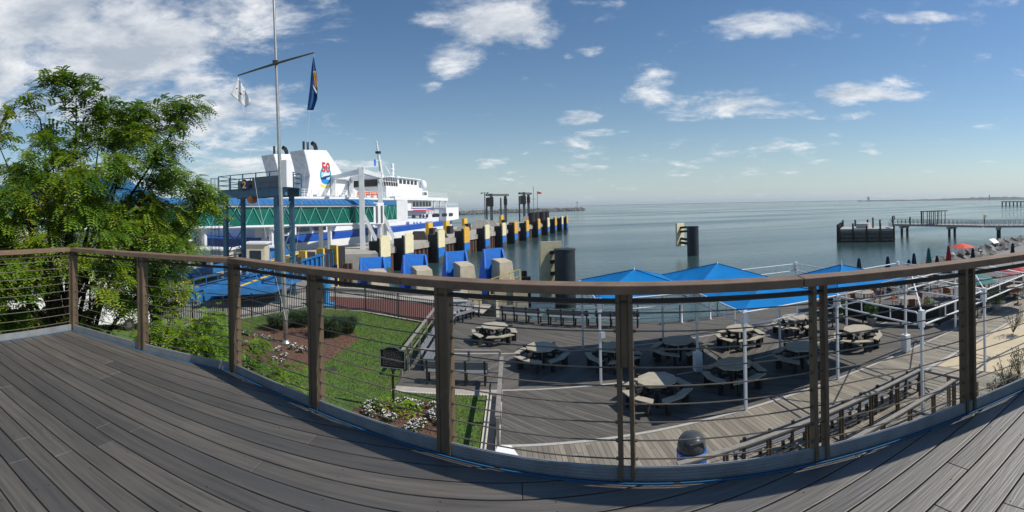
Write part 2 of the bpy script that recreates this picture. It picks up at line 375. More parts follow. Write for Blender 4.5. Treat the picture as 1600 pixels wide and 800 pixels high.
# railing: one thing per straight run
ZC = ZD + 1.107
CABZ = [.108, .212, .316, .420, .524, .628, .732, .836, .94]
ctr = offs(FOOT, .045)
m_fit = mat('cable_fitting', (.35, .30, .22), .4, metal=.6)
def rail_run(label, p0, p1, post_ts, first_spacer=None, capcuts=(0.5,)):
    d = (p1 - p0).normalized(); L_ = (p1 - p0).length; n = Vector((d.y, -d.x, 0))
    t = thing('deck_railing', label, 'railing', (p0.x, p0.y, ZD), math.atan2(d.y, d.x), 'cable railings round the upper deck')
    # local: x along run; local y = -n
    cuts = [0] + [c * L_ for c in capcuts] + [L_]
    for i, (a, b) in enumerate(zip(cuts, cuts[1:])):
        e0 = -.03 if i == 0 else .002; e1 = .03 if i == len(cuts) - 2 else -.002
        MB().box(a + e0, b + e1, -.07, .07, ZC - ZD - .052, ZC - ZD).build('rail_cap', m_cap, t, bevel=.005)
    MB().box(.02, L_ - .02, -.045, .045, 1.000, 1.014).build('top_bar', m_bar, t, bevel=.003)
    rr = random.Random(int(L_ * 100))
    for z in CABZ:
        mbc = MB(); ts = [0.0] + sorted(post_ts) + [L_]; pts = []; rad = []
        for a, b in zip(ts, ts[1:]):
            sag = rr.uniform(.001, .006)
            for f in (.0, .046, .047, .062, .063, .3, .5, .7):
                u = a + f if f < .1 else a + (b - a) * f
                if u >= b: continue
                q = (u - a) / (b - a); pts.append((u, 0, z - sag * 4 * q * (1 - q))); rad.append(.0095 if f in (.047, .062) else .0042)
            for f, w in ((.063, .0042), (.062, .0095), (.047, .0095), (.046, .0042)):
                if b - f > a + .1: pts.append((b - f, 0, z)); rad.append(w)
        pts.append((L_, 0, z)); rad.append(.0042)
        mbc.tube(pts, .0042, 6, radii=rad); mbc.build('cable', m_cable, t)
    for k, x in enumerate(post_ts):
        mp = MB()
        for sgn in (-1, 1):
            mp.box(x + sgn * .035 - .012, x + sgn * .035 + .012, -.045, .045, 0.0, 1.054)
        if first_spacer is not None and k == first_spacer: mp.box(x - .0225, x + .0225, -.030, .030, .64, 1.05)
        elif first_spacer is None or k > first_spacer: mp.box(x - .0225, x + .0225, -.038, .038, 0.002, 1.05)
        mp.build('post', m_post, t, bevel=.003)
    return t
A0 = nA * 2.521 + aA * 6.3
tsA = [6.3 - a for a in (5.5, 4.35, 3.22, 2.08, .93, -.21, -1.34, -2.48)]
lenA = (ctr[1] - ctr[0]).length
rail_run('long straight cable railing crossing the middle and right, in front of the canopies', ctr[0], ctr[1], tsA + [lenA - .02], 5, (.21, .553, .80))
lenB = (ctr[2] - ctr[1]).length
rail_run('short cable railing run in front of the green foliage', ctr[1], ctr[2], [1.2, lenB - .03], None, (.52,))
lenC = (ctr[3] - ctr[2]).length
rail_run('cable railing run at the far left in front of the tree trunks', ctr[2], ctr[3], [1.22, 2.42, 3.62], None, (.3,))

# ------------------------------------------------------------------ ground, water
WZ = -1.8
def water():
    m = bpy.data.materials.new('bay_water'); m.use_nodes = True; nt = m.node_tree; N = nt.nodes; L = nt.links; b = N['Principled BSDF']
    b.inputs['Base Color'].default_value = (.035, .070, .070, 1); b.inputs['Roughness'].default_value = .10; b.inputs['IOR'].default_value = 1.33
    tc = N.new('ShaderNodeTexCoord')
    hs = []
    for sx, sy, scl, det, amp in ((1, 2.2, .55, 4, .55), (1, 1.9, 2.4, 4, .30), (.5, 1, .06, 3, 1.2)):
        mp = N.new('ShaderNodeMapping'); mp.inputs['Scale'].default_value = (sx, sy, 1); mp.inputs['Rotation'].default_value = (0, 0, R(12)); L.new(tc.outputs['Object'], mp.inputs[0])
        nz = N.new('ShaderNodeTexNoise'); nz.inputs['Scale'].default_value = scl; nz.inputs['Detail'].default_value = det; L.new(mp.outputs[0], nz.inputs[0])
        mu = N.new('ShaderNodeMath'); mu.operation = 'MULTIPLY'; mu.inputs[1].default_value = amp; L.new(nz.outputs[0], mu.inputs[0]); hs.append(mu.outputs[0])
    a1 = N.new('ShaderNodeMath'); L.new(hs[0], a1.inputs[0]); L.new(hs[1], a1.inputs[1])
    a2 = N.new('ShaderNodeMath'); L.new(a1.outputs[0], a2.inputs[0]); L.new(hs[2], a2.inputs[1])
    mp = N.new('ShaderNodeMapping'); mp.inputs['Scale'].default_value = (.006, .035, 1); L.new(tc.outputs['Object'], mp.inputs[0])
    nw = N.new('ShaderNodeTexNoise'); nw.inputs['Scale'].default_value = 1.0; nw.inputs['Detail'].default_value = 5; L.new(mp.outputs[0], nw.inputs[0])
    mw = N.new('ShaderNodeMapRange'); mw.inputs[1].default_value = .38; mw.inputs[2].default_value = .66; mw.inputs[3].default_value = .05; mw.inputs[4].default_value = .24; L.new(nw.outputs[0], mw.inputs[0]); L.new(mw.outputs[0], b.inputs['Roughness'])
    bp = N.new('ShaderNodeBump'); bp.inputs['Strength'].default_value = .7; bp.inputs['Distance'].default_value = .16; L.new(a2.outputs[0], bp.inputs['Height']); L.new(bp.outputs[0], b.inputs['Normal'])
    mb = MB(); mb.pts([(-14000, -200, WZ), (14000, -200, WZ), (14000, 14000, WZ), (-14000, 14000, WZ)]); mb.f.append((0, 1, 2, 3))
    struct(mb, 'bay_water', m)
water()
# land: yard and garden ground; its far edge is the shore
land = [(-400, -300), (60, -300), (90, 20), (62, 25), (48, 22), (30, 20.5), (9, 20.8), (-2, 24), (-4.5, 31.5), (-15, 33), (-17, 40), (-30, 52), (-60, 60), (-110, 60), (-400, 60)]
mb = MB(); mb.prism(land, -6, -.06); struct(mb, 'ground', m_land)
lawn = [(-40, 2), (-1.0, 2), (-1.0, 15.45), (-4.45, 15.45), (-4.45, 25.0), (-9.5, 27.2), (-13.6, 27.3), (-15.5, 23.2), (-18.5, 17.5), (-30, 15)]
mb = MB(); mb.prism(lawn, -.05, 0.0); lw = struct(mb, 'lawn', m_grass)
def inpoly(x, y, poly):
    c = False; j = len(poly) - 1
    for i in range(len(poly)):
        if (poly[i][1] > y) != (poly[j][1] > y) and x < (poly[j][0] - poly[i][0]) * (y - poly[i][1]) / (poly[j][1] - poly[i][1]) + poly[i][0]: c = not c
        j = i
    return c
bed1 = [xy(G(*p)) for p in [(372, 545), (385, 520), (420, 511), (480, 512), (545, 515), (562, 530), (535, 548), (508, 566), (478, 580), (430, 575), (372, 552)]]
bed2 = [xy(G(*p)) for p in [(545, 645), (575, 630), (625, 624), (690, 632), (708, 660), (706, 700), (690, 730), (620, 715), (565, 672)]]
def bed(poly, label, seed):
    rr = random.Random(seed); n = len(poly); cx = sum(p[0] for p in poly) / n; cy = sum(p[1] for p in poly) / n
    rim = []
    for i in range(n):
        p = poly[i]; q = poly[(i + 1) % n]
        for k in range(6):
            t = k / 6; rim.append((p[0] + (q[0] - p[0]) * t + rr.uniform(-.06, .06), p[1] + (q[1] - p[1]) * t + rr.uniform(-.06, .06)))
    mb = MB(); c = mb.pts([(cx, cy, .07)]); r0 = mb.pts([(x, y, .005) for x, y in rim]); r1 = mb.pts([(cx + (x - cx) * .9, cy + (y - cy) * .9, .05) for x, y in rim])
    m_ = len(rim)
    for i in range(m_):
        j = (i + 1) % m_; mb.f += [(r0 + i, r0 + j, r1 + j, r1 + i), (r1 + i, r1 + j, c)]
    for _ in range(1500):                            # loose bark chips
        x = rr.uniform(min(p[0] for p in poly), max(p[0] for p in poly)); y = rr.uniform(min(p[1] for p in poly), max(p[1] for p in poly))
        if not inpoly(x, y, poly): continue
        mb.bar((x, y, .06), (x + rr.uniform(-.06, .06), y + rr.uniform(-.06, .06), .06 + rr.uniform(0, .04)), .03, .012)
    o = mb.build('mulch_bed', m_mulch); o['kind'] = 'stuff'; o['label'] = label; o['category'] = 'mulch'
bed(bed1, 'brown bark mulch bed around the foot of the flagpole', 1)
bed(bed2, 'brown bark mulch bed at the foot of the black marker sign', 2)
def blades(name, spots, h, label, m, kind='stuff', lean=.5, w=.012, parent=None, cat='grass'):
    mb = MB(); rr = random.Random(len(spots))
    for (x, y, z) in spots:
        a = rr.uniform(0, 6.28); hh = h * rr.uniform(.6, 1.2); dx = math.cos(a) * w; dy = math.sin(a) * w; l = lean * hh
        b = rr.uniform(0, 6.28); n = mb.pts([(x - dx, y - dy, z), (x + dx, y + dy, z), (x + math.cos(b) * l, y + math.sin(b) * l, z + hh)]); mb.f.append((n, n + 1, n + 2))
    o = mb.build(name, m, parent)
    if parent is None: o['kind'] = kind; o['label'] = label; o['category'] = cat
    return o
rg = random.Random(11); sp = []
while len(sp) < 42000:
    x = rg.uniform(-17, -1.05); y = rg.uniform(9, 27)
    if inpoly(x, y, lawn) and not inpoly(x, y, bed1) and not inpoly(x, y, bed2): sp.append((x, y, -.005))
blades('lawn_grass', sp, .075, 'short mown green grass of the garden lawn', m_blade, w=.016)

# paving beyond the black fence: red brick strip then pale concrete quay
mb = MB(); mb.prism([(-13.4, 27.7), (-9.4, 27.7), (-4.6, 25.4), (-4.3, 29.2), (-9, 31.2), (-15, 31.2)], -.05, -.002); struct(mb, 'brick_paving', m_brickp)
mb = MB(); mb.prism([(-15, 31.25), (-9, 31.25), (-4.3, 29.3), (-2, 27.6), (-1.5, 30), (-4, 32.8), (-15, 33.5)], -.055, .02); struct(mb, 'quay_pavement', m_conc)
mb = MB(); mb.prism([(-15, 33.3), (-4, 32.6), (-1.2, 29.8), (-1.0, 30.1), (-3.9, 33.0), (-15, 33.7)], -3, .35); struct(mb, 'quay_kerb', m_conc)
mb = MB(); mb.prism([(-200, 8), (-40, 8), (-19, 19), (-16.5, 27.9), (-17, 39), (-30, 51), (-200, 59)], -.05, 0.0); struct(mb, 'yard_road', m_asphalt)
mb = MB(); mb.prism([(-22, -2), (-5.6, -2), (-5.6, 1.9), (-22, 1.9)], -.05, 0.005); struct(mb, 'garden_path', m_conc)

# boardwalk: strips of diagonal planks with pale border boards
far_n = Vector((-( -4.4), 13.4, 0)).normalized()  # edge from (-4.4,27.6) to (9,23.2)
def strip(poly, ang, m, name, seed):
    mb = MB(); planks(mb, poly, ang, .147, .009, -.03, .022, random.Random(seed), 1.5, 4.2, jig=.002); return struct(mb, name, m)
strip([(-.45, 12.3), (40, 12.3), (40, 15.9), (-.45, 15.9)], R(-45), m_bw45, 'boardwalk', 1)
strip([(-4.4, 16.0), (40, 16.0), (40, 19.9), (-4.4, 19.9)], R(45), m_bwp, 'boardwalk_diagonal_strip', 2)
strip([(-4.4, 20.0), (9, 20.0), (9, 23.2), (-4.4, 27.6)], R(-45), m_bw45, 'boardwalk_far_strip', 3)
strip([(9, 20.0), (40, 20.0), (40, 23.2), (9, 23.2)], R(-45), m_bw45, 'boardwalk_far_strip', 4)
strip([(-.45, 3.0), (16.0, 3.0), (14.2, 10.35), (13.6, 12.16), (-.45, 12.16)], R(93), m_bwy, 'walkway', 5)
strip([(13.7, 10.35), (40, 10.6), (40, 12.16), (13.2, 12.16)], R(100), m_bwy, 'walkway_right', 6)
mb = MB(); mb.box(-.45, 40, 12.17, 12.29, -.03, .032)
mb.box(-4.4, 40, 15.905, 15.995, -.03, .028); mb.box(-4.4, 40, 19.905, 19.995, -.03, .028)
mb.bar((13.7, 10.30, .0), (40, 10.55, .0), .16, .07)
struct(mb, 'boardwalk_border', m_edge)
# fascia and piles at the water edge
mb = MB(); mb.bar((-4.4, 27.65, -.2), (9, 23.25, -.2), .12, .42); mb.bar((9, 23.25, -.2), (40, 23.25, -.2), .12, .42)
mb.prism([(-4.4, 16), (40, 16), (40, 23.1), (9, 23.1), (-4.4, 27.5)], -.25, -.05)
struct(mb, 'boardwalk_framing', m_steelblk)
mb = MB(); mb.prism([(-4.35, 15.55), (-1.15, 15.55), (-.5, 15.55), (-.5, 15.9), (-4.35, 15.9)], -.03, .05); struct(mb, 'patio_kerb', m_conc)
# lawn edging: pale curb, drain channel, pale board
mb = MB(); mb.box(-.99, -.84, 9.5, 15.5, -.04, .05)
for k in range(34): mb.cbox((-4.4 + k * .103, 15.50, 0), .08, .1, .06)
struct(mb, 'lawn_kerb', mat('pale_paver', (.55, .50, .40), .85, var=.12))
mb = MB(); mb.box(-.83, -.60, 9.5, 15.5, -.04, -.02); struct(mb, 'drain_channel', m_black)
mb = MB(); mb.box(-.59, -.46, 9.5, 15.9, -.04, .03); struct(mb, 'boardwalk_side_board', m_edge)
# sand
mb = MB(); nx, ny = 60, 40
def sz(x, y): return -.03 + .05 * noise.noise(Vector((x * .5, y * .5, 0))) + .02 * noise.noise(Vector((x * 2, y * 2, 3)))
x0, x1, y0, y1 = 11.6, 46, -8, 10.42
i0 = mb.pts([(x0 + (x1 - x0) * i / nx, y0 + (y1 - y0) * j / ny, sz(x0 + (x1 - x0) * i / nx, y0 + (y1 - y0) * j / ny)) for j in range(ny + 1) for i in range(nx + 1)])
for j in range(ny):
    for i in range(nx): k = i0 + j * (nx + 1) + i; mb.f.append((k, k + 1, k + nx + 2, k + nx + 1))
struct(mb, 'sand', m_sand, smooth=True)

# ------------------------------------------------------------------ garden: flowers, grasses, marker, flagpole
m_petal = mat('white_petals', (.75, .66, .68), .7, var=.15, island=.2, trans=.2)
m_fleaf = leaf_mat('bedding_leaves', (.03, .07, .015), (.06, .13, .02), (.12, .17, .03))
m_lime = leaf_mat('lime_leaves', (.16, .30, .015), (.26, .42, .02), (.40, .50, .03))
m_dgrass = mat('ornamental_grass', (.045, .075, .028), .8, var=.35, scale=2, trans=.2, island=.3)
def clump(name, x, y, r, label, group, lime=False, seed=0, cat='flowers'):
    rr = random.Random(seed); t = thing(name, label, cat, (x, y, .04), 0, group)
    mb = MB(); mp = MB()
    for i in range(320 if lime else 60):
        a = rr.uniform(0, 6.28); d = r * math.sqrt(rr.random()); h = (.16 if not lime else .34) * (1 - (d / r) ** 2) + rr.uniform(.02, .08)
        p = Vector((math.cos(a) * d, math.sin(a) * d, h)); s = rr.uniform(.03, .055); b = rr.uniform(0, 6.28); t1 = Vector((math.cos(b), math.sin(b), rr.uniform(-.3, .5))) * s; t2 = Vector((-math.sin(b), math.cos(b), rr.uniform(-.3, .3))) * s * .6
        n = mb.pts([p - t1, p + t2, p + t1, p - t2]); mb.f.append((n, n + 1, n + 2, n + 3))
    mb.build('leaves', m_lime if lime else m_fleaf, t)
    if not lime:
        for i in range(26):
            a = rr.uniform(0, 6.28); d = r * math.sqrt(rr.random()) * 1.05; h = .17 * (1 - (d / r) ** 2 * .7) + rr.uniform(.05, .09)
            c = Vector((math.cos(a) * d, math.sin(a) * d, h)); s = rr.uniform(.018, .034); tl = Vector((rr.uniform(-.4, .4), rr.uniform(-.4, .4), 1)).normalized(); u = tl.orthogonal().normalized(); w = tl.cross(u)
            k0 = mp.pts([c] + [c + (u * math.cos(j * 1.2566) + w * math.sin(j * 1.2566)) * s + tl * .008 for j in range(5)])
            for j in range(5): mp.f.append((k0, k0 + 1 + j, k0 + 1 + (j + 1) % 5))
        mp.build('blossoms', m_petal, t)
    return t
k = 0
for px, py in [(385, 524), (392, 526), (402, 529), (412, 531), (420, 534), (384, 541), (400, 540), (397, 543), (432, 553), (437, 550), (456, 548), (460, 545), (474, 550), (470, 553), (445, 560), (428, 567), (440, 570)]:
    p = G(px, py); k += 1
    clump('flower_clump', p.x, p.y, .17, 'small white flowering plant in the bark bed around the flagpole', 'white flowers round the flagpole', seed=k)
for px, py in [(575, 640), (585, 636), (574, 648), (592, 645), (580, 655), (602, 654), (614, 660), (606, 662), (622, 636), (635, 634), (646, 637), (655, 640), (648, 668), (640, 675), (654, 674), (645, 680), (660, 668), (676, 641), (682, 650), (680, 660), (688, 668), (674, 655)]:
    p = G(px, py); k += 1
    clump('flower_clump', p.x, p.y, .17, 'white flowering plant in the bed at the foot of the black marker sign', 'white flowers round the marker sign', seed=k)
p = G(602, 641); clump('lime_plant', p.x, p.y, .46, 'bright lime green leafy plant left of the marker sign post', 'lime green plants', True, 91, 'plant')
p = G(637, 649); clump('lime_plant', p.x, p.y, .48, 'bright lime green leafy plant right of the marker sign post', 'lime green plants', True, 92, 'plant')
def ograss(px, py, r, h, label, n, seed):
    p = G(px, py); mb = MB(); rr = random.Random(seed)
    for i in range(n):
        a = rr.uniform(0, 6.28); d = r * .45 * math.sqrt(rr.random()); b = a + rr.uniform(-.8, .8); l = r * rr.uniform(.2, .85); hh = h * rr.uniform(.55, 1)
        q = Vector((p.x + math.cos(a) * d, p.y + math.sin(a) * d, 0)); o = Vector((math.cos(b), math.sin(b), 0)); w = Vector((-o.y, o.x, 0)) * .012
        q1 = q + o * l * .4 + Vector((0, 0, hh * .75)); q2 = q + o * l + Vector((0, 0, hh * rr.uniform(.6, 1)))
        k = mb.pts([q - w, q + w, q1 + w, q1 - w, q2]); mb.f += [(k, k + 1, k + 2, k + 3), (k + 3, k + 2, k + 4)]
    o = mb.build('ornamental_grass', m_dgrass); o['label'] = label; o['category'] = 'grass clump'; o['group'] = 'ornamental grasses on the lawn'
ograss(437, 515, .95, 1.0, 'rounded dark green ornamental grass just left of the flagpole foot', 1500, 1)
ograss(468, 510, 1.0, 1.1, 'rounded dark green ornamental grass just right of the flagpole, behind the bark bed', 1500, 2)
ograss(517, 526, 1.0, 1.25, 'largest dark ornamental grass on the lawn near the right end of the flagpole bed', 1800, 3)
ograss(540, 521, .9, 1.1, 'ornamental grass at the right edge of the flagpole bed beside open lawn', 1400, 4)
m_dleaf = mat('purple_leaves', (.045, .018, .02), .7, island=.3)
for i, (px, py) in enumerate([(418, 518), (430, 522), (457, 524), (470, 522)]):
    p = G(px, py); mb = MB(); rr = random.Random(i)
    mb.tube([(p.x, p.y, 0), (p.x, p.y, .2)], .02, 5)
    for j in range(70):
        a = rr.uniform(0, 6.28); d = .22 * math.sqrt(rr.random()); c = Vector((p.x + math.cos(a) * d, p.y + math.sin(a) * d, rr.uniform(.05, .25))); u = Vector((rr.uniform(-1, 1), rr.uniform(-1, 1), rr.uniform(-.4, .6))) * .05; w = Vector((-u.y, u.x, 0)) * .6
        n = mb.pts([c - u, c + w, c + u, c - w]); mb.f.append((n, n + 1, n + 2, n + 3))
    o = mb.build('purple_plant', m_dleaf); o['label'] = 'low dark purple leafed plant at the back of the flagpole bed'; o['category'] = 'plant'; o['group'] = 'dark purple plants'
o = MB().cbox((*xy(G(515, 577)), 0), .62, .4, .012, .4).build('drain_grate', m_steelblk); o['label'] = 'dark rectangular grate set flat in the lawn'; o['category'] = 'grate'

# historic marker
mk = G(615, 640); t = thing('marker_sign', 'black cast marker sign with silver border on a single post among white flowers', 'marker sign', mk, R(-4))
MB().lathe((0, 0, 0), [(.05, 0), (.045, .1), (.042, 1.25), (.06, 1.28), (.06, 1.34), (.03, 1.38)], 12).build('post', m_black, t, smooth=True)
m_silver = mat('silver_trim', (.32, .33, .33), .45, metal=.2)
prof = [(-.44, 1.36), (.44, 1.36), (.44, 1.98), (.30, 1.98), (.20, 2.04), (.10, 2.085), (0, 2.07), (-.10, 2.085), (-.20, 2.04), (-.30, 1.98), (-.44, 1.98)]
MB().slab([(x, -.03, z) for x, z in prof], (0, .06, 0)).build('sign_panel', m_black, t, bevel=.004)
mb = MB()
for a, b in zip(prof, prof[1:] + prof[:1]):
    a = Vector((a[0] * .965, -.033, 1.70 + (a[1] - 1.70) * .955)); b = Vector((b[0] * .965, -.033, 1.70 + (b[1] - 1.70) * .955)); mb.bar(a, b, .012, .022, (0, 1, 0))
mb.build('border', m_silver, t)
mb = MB(); rr = random.Random(4)
for row in range(10):
    z = 1.925 - row * .052; x = -.34 + (0.02 if row else .06)
    while x < .33 - (0 if row else .05):
        w = rr.uniform(.02, .06)
        for c in range(int(w / .014)): mb.box(x + c * .014, x + c * .014 + rr.choice([.006, .009]), -.0335, -.030, z, z + rr.choice([.018, .024]))
        x += w + .018
mb.build('lettering', mat('dull_silver_lettering', (.26, .26, .26), .5), t)

# flagpole with yardarm
fp = G(447, 537); t = thing('flagpole', 'tall tapered silver flagpole with a crossing yardarm, standing in the bark bed', 'flagpole', fp)
m_alu = mat('brushed_aluminium', (.46, .45, .43), .38, metal=.75, var=.18, scale=9)
top = Vector((-.42, 0, 20)); H = 20
MB().tube([Vector((0, 0, 0)).lerp(top, k / 12) for k in range(13)], .1, 16, radii=[.125 - .006 * k for k in range(13)]).build('pole', m_alu, t, smooth=True)
MB().lathe((0, 0, 0), [(.26, 0), (.26, .05), (.16, .12), (.135, .2)], 18).build('base_collar', m_alu, t, smooth=True)
yl = AT(372, 118, 23.8) - fp; yr = AT(491, 82, 20.5) - fp; ym = AT(430, 98, 22.1) - fp
MB().tube([yl, yl.lerp(yr, .5), yr], .045, 10, radii=[.035, .06, .035]).build('yardarm', mat('dark_bronze', (.07, .06, .045), .5), t, smooth=True)
o = MB().cbox((ym.x, ym.y, ym.z - .1), .26, .22, .2, .5).build('yard_bracket', m_black, t)
MB().tube([yl, Vector((0.05, 0.1, 1.2)).lerp(yl, .5) + Vector((-.25, 0, -.4)), Vector((.1, -.14, 1.2))], .008, 5).build('halyard', m_postw, t)
MB().tube([yr, Vector((0.1, 0.1, 1.2)).lerp(yr, .5) + Vector((.1, 0, -.4)), Vector((.14, -.1, 1.2))], .006, 5).build('halyard', m_postw, t)
def cloth(outline_fn, nu, nv, name, m, parent=None, thick=.006):
    mb = MB(); i0 = mb.pts([outline_fn(i / nu, j / nv) for j in range(nv + 1) for i in range(nu + 1)])
    for j in range(nv):
        for i in range(nu): k = i0 + j * (nu + 1) + i; mb.f.append((k, k + 1, k + nu + 2, k + nu + 1))
    o = mb.build(name, m, parent, smooth=True); so = o.modifiers.new('solid', 'SOLIDIFY'); so.thickness = thick
    return o
m_flagw = mat('white_flag_cloth', (.93, .93, .93), .7, var=.03, trans=.4)
def quadfn(A, B, C, D, amp, depth):
    def f(u, v):
        p = (A.lerp(B, u)).lerp(D.lerp(C, u), v); w = math.sin(v * 9 + u * 4) * amp * v; return p + depth * w
    return f
dist = 23.7
fA, fB, fC, fD = AT(372, 121, dist), AT(393, 160, dist), AT(384, 168, dist), AT(361, 148, dist)
t = thing('white_flag', 'white flag with a small red and blue emblem at the left end of the yardarm', 'flag', fA)
off = fA
cl = cloth(quadfn(fA - off, fB - off, fC - off, fD - off, .008, Vector((-.5, .85, 0))), 10, 12, 'cloth', m_flagw, t)
def flagmark(px, py, w, h, a, m):
    w *= 1.2; h *= 1.4; c = AT(px, py, dist - .09) - off; rx = Vector((math.cos(R(-35)), math.sin(R(-35)) * .3, 0)) * math.cos(a) + Vector((0, 0, math.sin(a)))
    up = Vector((0, 0, 1)) * math.cos(a) - Vector((1, 0, 0)) * math.sin(a)
    q = [c + rx * w * x + up * h * z for x, z in ((-1, -.6), (.2, -1), (1, .3), (.1, 1))]
    return MB().slab(q, (-.005, .01, 0)).build('emblem', m, t)
m_red = mat('red_paint', (.62, .03, .03), .5)
flagmark(370, 138, .07, .03, -.6, mat('navy_paint', (.01, .015, .12), .5)); flagmark(376, 146, .14, .035, -.8, m_red); flagmark(381, 143, .05, .02, 1.2, m_pblue); flagmark(383, 147, .05, .02, 1.2, m_pblue); flagmark(381, 149, .05, .02, 1.2, m_pblue)
dist = 20.5
bA = AT(490, 86, dist)
t = thing('blue_flag', 'furled blue flag with an orange patch hanging from the right end of the yardarm', 'flag', bA); off = bA
m_flagb = mat('blue_flag_cloth', (.03, .13, .36), .7, var=.35, scale=2.5, trans=.25)
def bl(u, v):
    wl = [488, 488, 486, 484, 482, 480][min(5, int(v * 5))]; L0 = [489.5, 487, 485.5, 484, 482, 480]; R0 = [490.5, 493, 495.5, 496, 496, 490]
    i = min(4, int(v * 5)); f = v * 5 - i; l = L0[i] + (L0[i + 1] - L0[i]) * f; r = R0[i] + (R0[i + 1] - R0[i]) * f
    return AT(l + (r - l) * u, 88 + 84 * v, dist + .12 * math.sin(u * 9 + v * 2)) - off
cloth(bl, 14, 24, 'cloth', m_flagb, t)
def orangefn(u, v): return AT(489.5 + 3.6 * u + 3.3 * v, 111 + 27 * v, dist - .14 + .02 * math.sin(u * 5)) - off
cloth(orangefn, 4, 8, 'orange_patch', mat('orange_cloth', (.75, .36, .04), .7, trans=.2), t)
def stripefn(u, v): return AT(489 + 5.5 * u + 0.3 * v, 132 + 10 * u + 5 * v, dist - .14) - off
cloth(stripefn, 4, 4, 'pale_stripe', m_flagw, t)

# black picket fence along the lawn
fpoly = [(-21.5, 14.0), (-18.3, 18.0), (-15.5, 23.2), (-13.7, 27.3), (-9.5, 27.4), (-4.45, 25.0)]
t = thing('picket_fence', 'black steel picket fence closing off the lawn from the ferry yard', 'fence', (fpoly[3][0], fpoly[3][1], 0)); off = Vector((fpoly[3][0], fpoly[3][1], 0))
for a, b in zip(fpoly, fpoly[1:]):
    a = Vector((*a, 0)); b = Vector((*b, 0)); L_ = (b - a).length; n = max(1, round(L_ / 2.3))
    for k in range(n):
        p0 = a.lerp(b, k / n); p1 = a.lerp(b, (k + 1) / n)
        MB(off).cbox((p0.x, p0.y, 0), .075, .075, 1.45).cbox((p0.x, p0.y, 1.45), .1, .1, .04).build('post', m_black, t)
        mb = MB(off)
        for z in (.15, 1.08, 1.30): mb.bar(p0 + Vector((0, 0, z)), p1 + Vector((0, 0, z)), .03, .035)
        m_ = int((p1 - p0).length / .14)
        for j in range(1, m_): q = p0.lerp(p1, j / m_); mb.cbox((q.x, q.y, .06), .034, .034, 1.3)
        mb.build('picket_panel', m_black, t)
p = Vector((*fpoly[-1], 0)); MB(off).cbox((p.x, p.y, 0), .075, .075, 1.45).build('post', m_black, t)

# wooden handrails by the lawn
m_oldwood = mat('old_handrail_wood', (.23, .215, .19), .75, var=.25, scale=6, bump=.2)
def woodrail(label, a, b, n, h=1.0, mids=(.45,)):
    a = Vector(a); b = Vector(b); t = thing('wooden_handrail', label, 'handrail', a, 0, 'wooden handrails')
    d = (b - a)
    MB(a).bar(a + Vector((0, 0, h)), b + Vector((0, 0, h)), .14, .045).build('top_rail', m_oldwood, t, bevel=.004)
    for z in mids: MB(a).bar(a + Vector((0, 0, z)), b + Vector((0, 0, z)), .035, .03).build('mid_rail', m_oldwood, t)
    for k in range(n + 1):
        q = a.lerp(b, k / n); MB(a).cbox((q.x, q.y, 0), .09, .09, h - .03).build('post', m_oldwood, t)
    return t
woodrail('weathered wooden handrail along the right side of the small lawn strip', (-.50, 16.6, .0), (-.50, 11.9, .0), 3, 1.0, (.5,))
woodrail('long weathered wooden handrail between the big lawn and the row of benches', (-4.42, 16.9, 0), (-4.42, 25.4, 0), 5, 1.0, (.5,))
woodrail('short wooden handrail across the front of the bench corner', (-4.3, 17.6, 0), (-.6, 17.6, 0), 3, .92, (.5,))

# ------------------------------------------------------------------ benches
def make_bench(L_=2.4, n=4):
    t = thing('bench', 'grey slatted bench', 'bench')
    mb = MB()
    for k in range(3): mb.box(-L_ / 2, L_ / 2, -.02 - .145 * k - .13, -.02 - .145 * k, .43, .465)
    mb.build('seat', m_bench, t, bevel=.006)
    mb = MB()
    for k, z in enumerate((.60, .76)): mb.slab([(-L_ / 2, .02 + k * .03, z), (L_ / 2, .02 + k * .03, z), (L_ / 2, .05 + k * .03, z + .14), (-L_ / 2, .05 + k * .03, z + .14)], (0, .035, -.005))
    mb.build('backrest', m_bench, t)
    for k in range(n):
        x = -L_ / 2 + .12 + (L_ - .24) * k / (n - 1)
        m2 = MB(); m2.bar((x, .0, 0), (x, .05, .5), .07, .09, (0, 1, 0)); m2.bar((x, .045, .45), (x, .10, .93), .07, .05, (0, 1, 0)); m2.bar((x, -.36, 0), (x, -.40, .43), .07, .08, (0, 1, 0)); m2.bar((x, .02, .40), (x, -.44, .40), .07, .07)
        m2.build('leg', m_darkleg, t)
    return t
GB = 'grey benches along the boardwalk'
b0 = make_bench()
def put_bench(x, y, ang, label, first=[True]):       # ang: direction the seat faces
    rz = ang + math.pi / 2
    if first[0]:
        first[0] = False; b0.location = (x, y, .03); b0.rotation_euler = (0, 0, rz); b0['label'] = label; b0['group'] = GB
    else: dup(b0, (x, y, .03), rz, label, GB)
# far row, backs towards the garden, facing the water
put_bench(.35, 25.1, R(68), 'dark bench facing the water, first of the far row, behind the leftmost sunny picnic table')
put_bench(2.9, 24.05, R(68), 'dark bench facing the water, in the far row right behind the half shaded picnic table')
put_bench(5.45, 23.1, R(70), 'dark bench facing the water, right end of the far row, behind a white pole')
put_bench(-3.05, 26.0, R(-35), 'grey bench at the far left corner of the boardwalk, end on to the black fence')
put_bench(-3.75, 24.2, R(0), 'grey bench along the lawn handrail, farthest from the marker sign')
put_bench(-3.75, 21.4, R(0), 'grey bench along the lawn handrail, middle one of its line')
put_bench(-3.75, 18.9, R(0), 'grey bench along the lawn handrail, nearest to the marker sign')
put_bench(-2.2, 16.35, R(90), 'grey bench with its back to the lawn, right beside the marker sign')
put_bench(6.3, 9.35, R(90), 'dark slatted bench behind the lower cable handrail, nearest to the litter bin')
put_bench(8.75, 9.35, R(90), 'dark slatted bench behind the lower cable handrail, middle of three')
